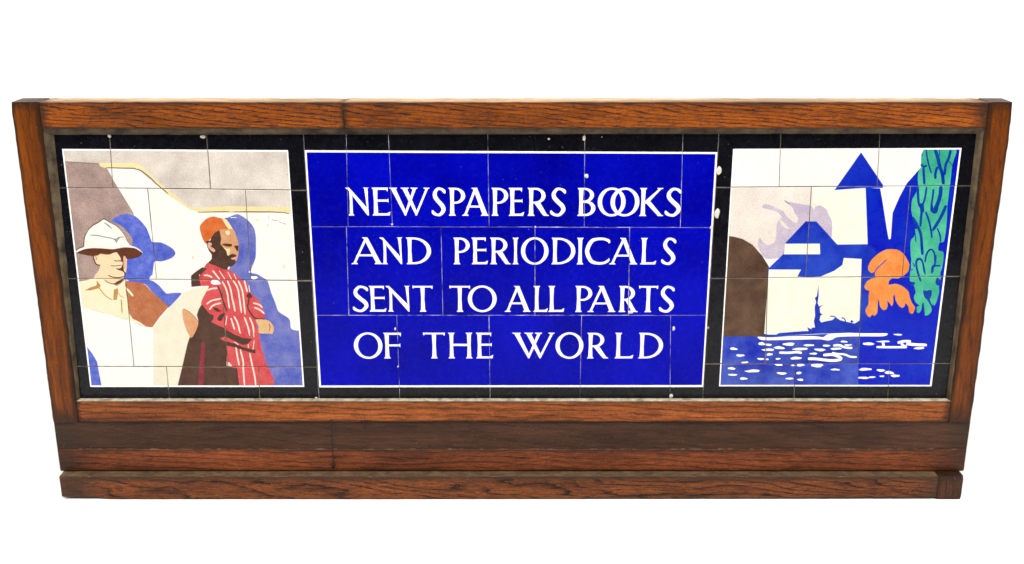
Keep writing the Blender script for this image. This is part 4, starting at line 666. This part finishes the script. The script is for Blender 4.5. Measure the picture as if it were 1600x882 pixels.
 ('cypblue', [6437,4913,6459,4868,6513,4786,6556,4712,6587,4645,6611,4562,6628,4461,6642,4378,6653,4313,6666,4282,6698,4284,6700,4317,6688,4381,6674,4464,6656,4568,6630,4658,6597,4731,6552,4809,6497,4892,6464,4929]),
 ('cypblue', [6501,4704,6544,4500,6562,4502,6519,4706]),
 ('cypblue', [6957,5117,6934,5070,6903,4970,6861,4866,6806,4756,6786,4696,6818,4676,6853,4728,6908,4840,6952,4947,6984,5049,6992,5102]),
 ('cypblue', [6863,4727,6875,4697,6906,4641,6925,4586,6935,4529,6943,4501,6961,4502,6961,4531,6951,4590,6929,4649,6898,4708,6879,4735]),
 ('cypblue', [6748,4158,6754,4194,6758,4267,6775,4321,6803,4359,6821,4360,6850,4323,6872,4265,6882,4182,6892,4140,6914,4141,6913,4183,6902,4269,6877,4337,6835,4387,6784,4387,6747,4339,6727,4276,6723,4200,6726,4162]),
 ('cypblue', [6609,4088,6613,4116,6611,4173,6620,4200,6634,4206,6650,4201,6671,4184,6694,4127,6718,4031,6735,3983,6757,3986,6749,4036,6724,4134,6696,4199,6662,4229,6627,4238,6594,4222,6580,4180,6581,4119,6587,4090]),
 ('cypblue', [6892,3984,6895,4011,6893,4061,6911,4081,6961,4082,6988,4088,6984,4111,6956,4114,6897,4112,6863,4074,6864,4014,6869,3986]),
 ('cypblue', [6726,4281,6728,4158,6750,4155,6748,4278]),
 ('cypblue', [6889,4280,6887,4241,6891,4162,6882,4119,6858,4101,6847,4056,6853,3997,6861,3968,6883,3968,6885,3997,6879,4052,6886,4082,6911,4101,6922,4157,6918,4239,6911,4279]),
 ('cypblue', [6898,4104,7006,4095,7005,4107,6898,4116]),
 ('cypblue', [6597,4161,6612,4171,6632,4193,6650,4193,6675,4174,6705,4110,6736,3999,6755,3944,6774,3948,6762,4004,6730,4117,6697,4188,6657,4219,6619,4219,6591,4192,6582,4176]),
 ('cypblue', [6576,4167,6580,4129,6598,4054,6628,3968,6668,3871,6693,3824,6714,3832,6699,3882,6659,3977,6630,4061,6613,4134,6599,4171]),
 ('cypblue', [6859,3517,6866,3490,6891,3438,6920,3403,6950,3393,6963,3394,6967,3416,6956,3425,6936,3430,6917,3453,6894,3502,6878,3525]),
 ('cypblue', [6772,3463,6813,3255,6835,3257,6794,3465]),
 ('cypblue', [6760,3674,6773,3678,6798,3671,6817,3666,6827,3670,6835,3676,6845,3681,6863,3682,6886,3681,6902,3672,6907,3644,6908,3604,6905,3571,6897,3545,6885,3519,6870,3506,6847,3514,6816,3535,6793,3559,6777,3596,6764,3643]),
 ('cypblue', [7040,3819,7050,3771,7023,3762,7000,3757,6980,3759,6953,3794,6945,3819,6949,3846,6955,3893,6984,3893,7010,3863,7020,3855]),
 ('cypblue', [6619,3790,6602,3775,6587,3771,6571,3755,6552,3761,6529,3780,6528,3790,6524,3815,6543,3831,6564,3821,6583,3823,6600,3820])]
TEXT = [
 ('N', -2659, -2285, 5401, 4942),
 ('E', -2244, -1955, 5401, 4942),
 ('W', -1966, -1319, 5400, 4941),
 ('S', -1289, -1063, 5399, 4940),
 ('P', -1017, -750, 5399, 4939),
 ('A', -801, -375, 5398, 4939),
 ('P', -329, -62, 5398, 4938),
 ('E', -51, 195, 5397, 4937),
 ('R', 252, 585, 5397, 4937),
 ('S', 616, 863, 5396, 4936),
 ('B', 1053, 1340, 5395, 4935),
 ('O', 1376, 1823, 5395, 4934),
 ('O', 1581, 2044, 5394, 4934),
 ('K', 2049, 2434, 5394, 4933),
 ('S', 2460, 2716, 5393, 4932),
 ('A', -2617, -2119, 4577, 4126),
 ('N', -2144, -1773, 4576, 4125),
 ('D', -1717, -1317, 4576, 4125),
 ('P', -952, -687, 4574, 4124),
 ('E', -656, -392, 4574, 4124),
 ('R', -354, -28, 4573, 4124),
 ('I', 10, 106, 4572, 4123),
 ('O', 146, 593, 4572, 4123),
 ('D', 645, 1030, 4571, 4123),
 ('I', 1056, 1161, 4570, 4122),
 ('C', 1187, 1588, 4570, 4122),
 ('A', 1587, 2040, 4569, 4122),
 ('L', 2092, 2352, 4568, 4121),
 ('S', 2436, 2665, 4568, 4121),
 ('S', -2626, -2368, 3753, 3307),
 ('E', -2352, -2073, 3753, 3306),
 ('N', -2073, -1675, 3753, 3306),
 ('T', -1635, -1306, 3753, 3305),
 ('T', -1028, -690, 3753, 3304),
 ('O', -728, -253, 3753, 3304),
 ('A', -121, 306, 3752, 3303),
 ('L', 353, 594, 3752, 3302),
 ('L', 601, 865, 3752, 3302),
 ('P', 1044, 1321, 3752, 3301),
 ('A', 1250, 1709, 3752, 3300),
 ('R', 1762, 2068, 3752, 3300),
 ('T', 2089, 2401, 3752, 3299),
 ('S', 2431, 2674, 3751, 3299),
 ('O', -2640, -2164, 2935, 2478),
 ('F', -2142, -1849, 2935, 2478),
 ('T', -1480, -1120, 2935, 2478),
 ('H', -1063, -663, 2935, 2478),
 ('E', -599, -313, 2935, 2478),
 ('W', 6, 711, 2935, 2478),
 ('O', 727, 1192, 2935, 2478),
 ('R', 1256, 1603, 2935, 2479),
 ('L', 1721, 2031, 2935, 2479),
 ('D', 2116, 2522, 2935, 2479)]
CHIPS = [(-6345, 6234, 27, 33), (-4873, 6219, 42, 30), (1135, 6199, 25, 42), (1186, 5588, 33, 37), (3294, 5676, 43, 72), (3301, 4980, 44, 89), (2687, 3012, 23, 42), (2695, 1797, 32, 38), (1959, 3298, 42, 32), (3259, 3023, 20, 22), (1418, 6214, 9, 9), (580, 6184, 21, 17), (-1937, 4794, 16, 16), (3216, 4741, 21, 23), (377, 4753, 16, 13), (-1941, 3006, 16, 26), (-1914, 2333, 15, 17), (-3320, 1762, 22, 18)]

def pairs(a): return [(a[i] * .1, a[i + 1] * .1) for i in range(0, len(a), 2)]         # -> mm
def winding(cs, pts):
    """winding number of contours cs around points"""
    wn = np.zeros(len(pts), int); px = pts[:, 0]; py = pts[:, 1]
    for c in cs:
        c = np.asarray(c); n = len(c)
        for i in range(n):
            x0, y0 = c[i]; x1, y1 = c[(i + 1) % n]
            if y0 == y1: continue
            cr = (x1 - x0) * (py - y0) - (px - x0) * (y1 - y0)
            wn += ((y0 <= py) & (y1 > py) & (cr > 0)).astype(int); wn -= ((y0 > py) & (y1 <= py) & (cr < 0)).astype(int)
    return wn
def bbox(cs):
    a = np.concatenate([np.asarray(c) for c in cs]); return a.min(0), a.max(0)
LETTERS = []
for (g, x0, x1, zt, zb) in TEXT:
    hgt = (zt - zb) * .1; a = (x1 - x0) * .1 / hgt
    cs = []
    for c in G(g, a):
        c = [(x0 * .1 + x * hgt, zb * .1 + y * hgt) for x, y in c]; cs.append(c)
    if g != 'O':                                        # every stroke the same way round
        o = []
        for c in cs:
            ar = sum(c[i][0] * c[(i + 1) % len(c)][1] - c[(i + 1) % len(c)][0] * c[i][1] for i in range(len(c)))
            o.append(c if ar > 0 else c[::-1])
        cs = o
    LETTERS.append(('white', cs))
def art(lst): return [(c, [pairs(p)]) for c, p in lst]
PANELS = [
    ('picture_panel', 'tile picture of a man in a sun helmet reading beside a robed man', TILES_L, pairs(Q_LW), pairs(Q_LI), 'stone', art(ART_L), ['white']),
    ('lettering_panel', 'royal blue tiles with white capitals in four lines', TILES_C, pairs(Q_CW), pairs(Q_CI), 'royal', LETTERS, ['white']),
    ('picture_panel', 'tile picture of a blue roofed castle above water with orange and green trees', TILES_R, pairs(Q_RW), pairs(Q_RI), 'ivory', art(ART_R), ['white']),
]
GAP, BEV = .58, .8                                     # mm: half joint, arris
def inset(q, d):
    n = len(q); ls = []
    for i in range(n):
        a = Vector(q[i]); b = Vector(q[(i + 1) % n]); t = (b - a).normalized(); nn = Vector((t.y, -t.x)); ls.append((a + nn * d, b + nn * d))
    out = []
    for i in range(n):
        (a, b), (c, e) = ls[i - 1], ls[i]; r = b - a; s = e - c; den = r.x * s.y - r.y * s.x
        u = ((c.x - a.x) * s.y - (c.y - a.y) * s.x) / den; out.append(tuple(a + r * u))
    return out
def make_tile(q, wq, iq, ground, shapes, parent):
    q = [(x + random.uniform(-.18, .18), z + random.uniform(-.18, .18)) for x, z in pairs(q)]   # clockwise from top left, laid a touch off true
    outer = inset(q, (GAP if ground != 'royal' else GAP * .72) + random.uniform(-.14, .16)); inner = inset(outer, BEV)
    lo = np.min(outer, 0); hi = np.max(outer, 0)
    use = [('white', [wq]), (ground, [iq])]
    for c, cs in shapes:
        a, b = bbox(cs)
        if (a < hi).all() and (b > lo).all(): use.append((c, cs))
    vs = []; es = []
    def addc(c):
        k = len(vs); vs.extend(Vector(p) for p in c); es.extend((k + i, k + (i + 1) % len(c)) for i in range(len(c)))
    addc(outer); addc(inner)
    addc([(lo[0] - 40, lo[1] - 40), (hi[0] + 40, lo[1] - 40), (hi[0] + 40, hi[1] + 40), (lo[0] - 40, hi[1] + 40)])
    for c, cs in use:
        for p in cs:
            p = np.asarray(p)
            # keep only the segments that come near this tile
            n = len(p)
            for i in range(n):
                a = p[i]; b = p[(i + 1) % n]
                if max(a[0], b[0]) < lo[0] or min(a[0], b[0]) > hi[0] or max(a[1], b[1]) < lo[1] or min(a[1], b[1]) > hi[1]: continue
                k = len(vs); vs.append(Vector(a)); vs.append(Vector(b)); es.append((k, k + 1))
    V, E, Fc = delaunay_2d_cdt(vs, es, [], 0, 1e-4)[:3]
    V = np.array([tuple(v) for v in V]); Fc = [tuple(f) for f in Fc if len(f) == 3]
    cen = V[np.array(Fc)].mean(1)
    ins = winding([outer], cen) != 0
    Fc = [f for f, k in zip(Fc, ins) if k]; cen = cen[ins]
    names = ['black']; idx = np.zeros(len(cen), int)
    pic = winding([iq], cen) != 0
    for c, cs in use:
        if c not in names: names.append(c)
        a, b = bbox(cs); near = ((cen >= a) & (cen <= b)).all(1)
        if not near.any(): continue
        wn = np.zeros(len(cen), bool); wn[near] = winding(cs, cen[near]) != 0
        if cs[0] is not wq: wn &= pic
        idx[wn] = names.index(c)
    # glaze rounds off at the arris
    def dist(p):
        d = 1e9
        for i in range(4):
            a = np.array(outer[i]); b = np.array(outer[(i + 1) % 4]); t = b - a; d = min(d, abs(t[0] * (p[1] - a[1]) - t[1] * (p[0] - a[0])) / np.hypot(*t))
        return d
    used = sorted({i for f in Fc for i in f}); rm = {o: k for k, o in enumerate(used)}
    cx, cz = (lo + hi) / 2
    tx, tz, dy = random.uniform(-.0022, .0022), random.uniform(-.0022, .0022), random.uniform(-.25, .25)
    co = []
    for i in used:
        x, z = V[i]; d = dist((x, z)); y = (1 - min(1, d / BEV)) ** 2 * .55 + dy + tx * (x - cx) + tz * (z - cz)
        co.append(((x - cx) * .001, y * .001, (z - cz) * .001))
    faces = []; cnt = {}
    for f in Fc:
        g = tuple(rm[i] for i in f); faces.append(g)
        for k in range(3):
            e = (g[k], g[(k + 1) % 3]); cnt[tuple(sorted(e))] = cnt.get(tuple(sorted(e)), 0) + 1
    nf = len(faces); back = {}
    for a, b in [e for e, k in cnt.items() if k == 1]:
        for i in (a, b):
            if i not in back: back[i] = len(co); co.append((co[i][0], .008, co[i][2]))
        faces.append((a, b, back[b], back[a]))
    me = bpy.data.meshes.new('tile'); me.from_pydata(co, [], faces)
    names.append('biscuit')
    me.polygons.foreach_set('material_index', [int(i) for i in idx] + [len(names) - 1] * (len(faces) - nf))
    bm = bmesh.new(); bm.from_mesh(me); bmesh.ops.recalc_face_normals(bm, faces=bm.faces)
    bm.faces.ensure_lookup_table()
    if bm.faces[0].normal.y > 0: bmesh.ops.reverse_faces(bm, faces=bm.faces)
    bm.to_mesh(me); bm.free()
    o = link('tile', me, names, parent); o.location = (cx * .001, TY, cz * .001)
    return o
for name, label, tiles, wq, iq, ground, shapes, _ in PANELS:
    # mortar bed that shows in the joints
    pts = [p for t in tiles for p in pairs(t)]
    x0 = min(p[0] for p in pts); x1 = max(p[0] for p in pts); z0 = min(p[1] for p in pts); z1 = max(p[1] for p in pts)
    top = [p for p in pts if p[1] > z1 - 6]; bot = [p for p in pts if p[1] < z0 + 6]
    qd = [(min(p[0] for p in bot), z0), (max(p[0] for p in bot), z0), (max(p[0] for p in top), z1), (min(p[0] for p in top), z1)]
    nx, nz = 80, 24; vs = []; fs = []
    for j in range(nz + 1):
        for i in range(nx + 1):
            u = i / nx; v = j / nz
            xa = qd[0][0] * (1 - v) + qd[3][0] * v; xb = qd[1][0] * (1 - v) + qd[2][0] * v
            x = xa + (xb - xa) * u; z = z0 + (z1 - z0) * v
            y = TY + .0008 + .0006 * noise.noise(Vector((x * .09, z * .09, 2)))
            vs.append((x * .001, y, z * .001))
    for j in range(nz):
        for i in range(nx):
            a = j * (nx + 1) + i; fs.append((a, a + 1, a + nx + 2, a + nx + 1))
    k = len(vs); c4 = [0, nx, (nz + 1) * (nx + 1) - 1, nz * (nx + 1)]
    for c in c4: vs.append((vs[c][0], .0302, vs[c][2]))
    ring_ = [list(range(0, nx + 1)), [j * (nx + 1) + nx for j in range(nz + 1)], [nz * (nx + 1) + i for i in range(nx, -1, -1)], [j * (nx + 1) for j in range(nz, -1, -1)]]
    for s in range(4): fs.append(tuple(ring_[s][::-1]) + (k + s, k + (s + 1) % 4))
    fs.append((k + 3, k + 2, k + 1, k))
    me = bpy.data.meshes.new(name); me.from_pydata(vs, [], fs); me.update()
    bed = link(name, me, ['pale_grout' if name == 'lettering_panel' else 'grout'], sign); bed['label'] = label
    for q in tiles: make_tile(q, wq, iq, ground, shapes, bed)
    for (x, z, rx, rz) in CHIPS:                        # lumps of white plaster stuck to joints and glaze
        x *= .1; z *= .1
        if not (x0 <= x < x1) or (name == 'lettering_panel') != (abs(x) < qd[2][0] and name == 'lettering_panel'): continue
        m = bmesh.new(); bmesh.ops.create_icosphere(m, subdivisions=2, radius=1)
        for v in m.verts:
            s = 1 + .35 * noise.noise(v.co * 1.7 + Vector((x, z, 0)))
            v.co = Vector((v.co.x * rx * .0001 * s, v.co.y * .0013 * s, v.co.z * rz * .0001 * s))
        me = bpy.data.meshes.new('plaster_lump'); m.to_mesh(me); m.free()
        o = link('plaster_lump', me, ['plaster'], bed); o.location = (x * .001, TY, z * .001)

# ------------------------------------------------------------------ small marks on the boards
def drip(name, x, z0, z1, r, y, mat='dark_varnish', blob=0.):
    """run of old varnish: thin raised ribbon ending in a bead"""
    m = bmesh.new(); n = 14; prev = None
    for i in range(n + 1):
        s = i / n; z = z1 + (z0 - z1) * s; rr = r * (.55 + .45 * math.sin(s * 9 + x * 50) ** 2) + (blob * max(0, 1 - abs(s - .93) / .09) if blob else 0)
        cx = x + .0012 * noise.noise(Vector((z * 60, x * 10, 0)))
        ringv = [m.verts.new((cx + rr * math.cos(a), y - rr * .55 * math.sin(a) * (0 if i in (0, n) else 1), z)) for a in (math.pi * k / 5 for k in range(6))]
        if prev:
            for k in range(5): m.faces.new((prev[k], prev[k + 1], ringv[k + 1], ringv[k]))
        prev = ringv
    bmesh.ops.recalc_face_normals(m, faces=m.faces)
    me = bpy.data.meshes.new(name); m.to_mesh(me); m.free(); return link(name, me, [mat], sign)
drip('varnish_run', -0.3063, 0.0507, 0.144, 0.0011, -0.001, blob=0.0022)
drip('varnish_run', -0.3187, 0.0843, 0.1582, 0.0009, 0.0068, blob=0)
drip('varnish_run', -0.3005, 0.0868, 0.1299, 0.0008, 0.0066, blob=0)
drip('varnish_run', -0.25, 0.1207, 0.1491, 0.0009, 0.0008, blob=0)
for x, z, y in [(-0.5118, 0.1216, 0.0062), (-0.2033, 0.1216, 0.0062), (0.0567, 0.1234, 0.0062), (0.2807, 0.1228, 0.0062), (0.5349, 0.1264, 0.0062)]:                                       # nail holes
    m = bmesh.new(); bmesh.ops.create_cone(m, segments=10, radius1=.0017, radius2=.0012, depth=.0008, cap_ends=True, matrix=Matrix.Rotation(math.pi / 2, 4, 'X'))
    for v in m.verts: v.co.x *= 1.3
    me = bpy.data.meshes.new('nail_hole'); m.to_mesh(me); m.free()
    o = link('nail_hole', me, ['hole'], sign); o.location = (x, y, z)
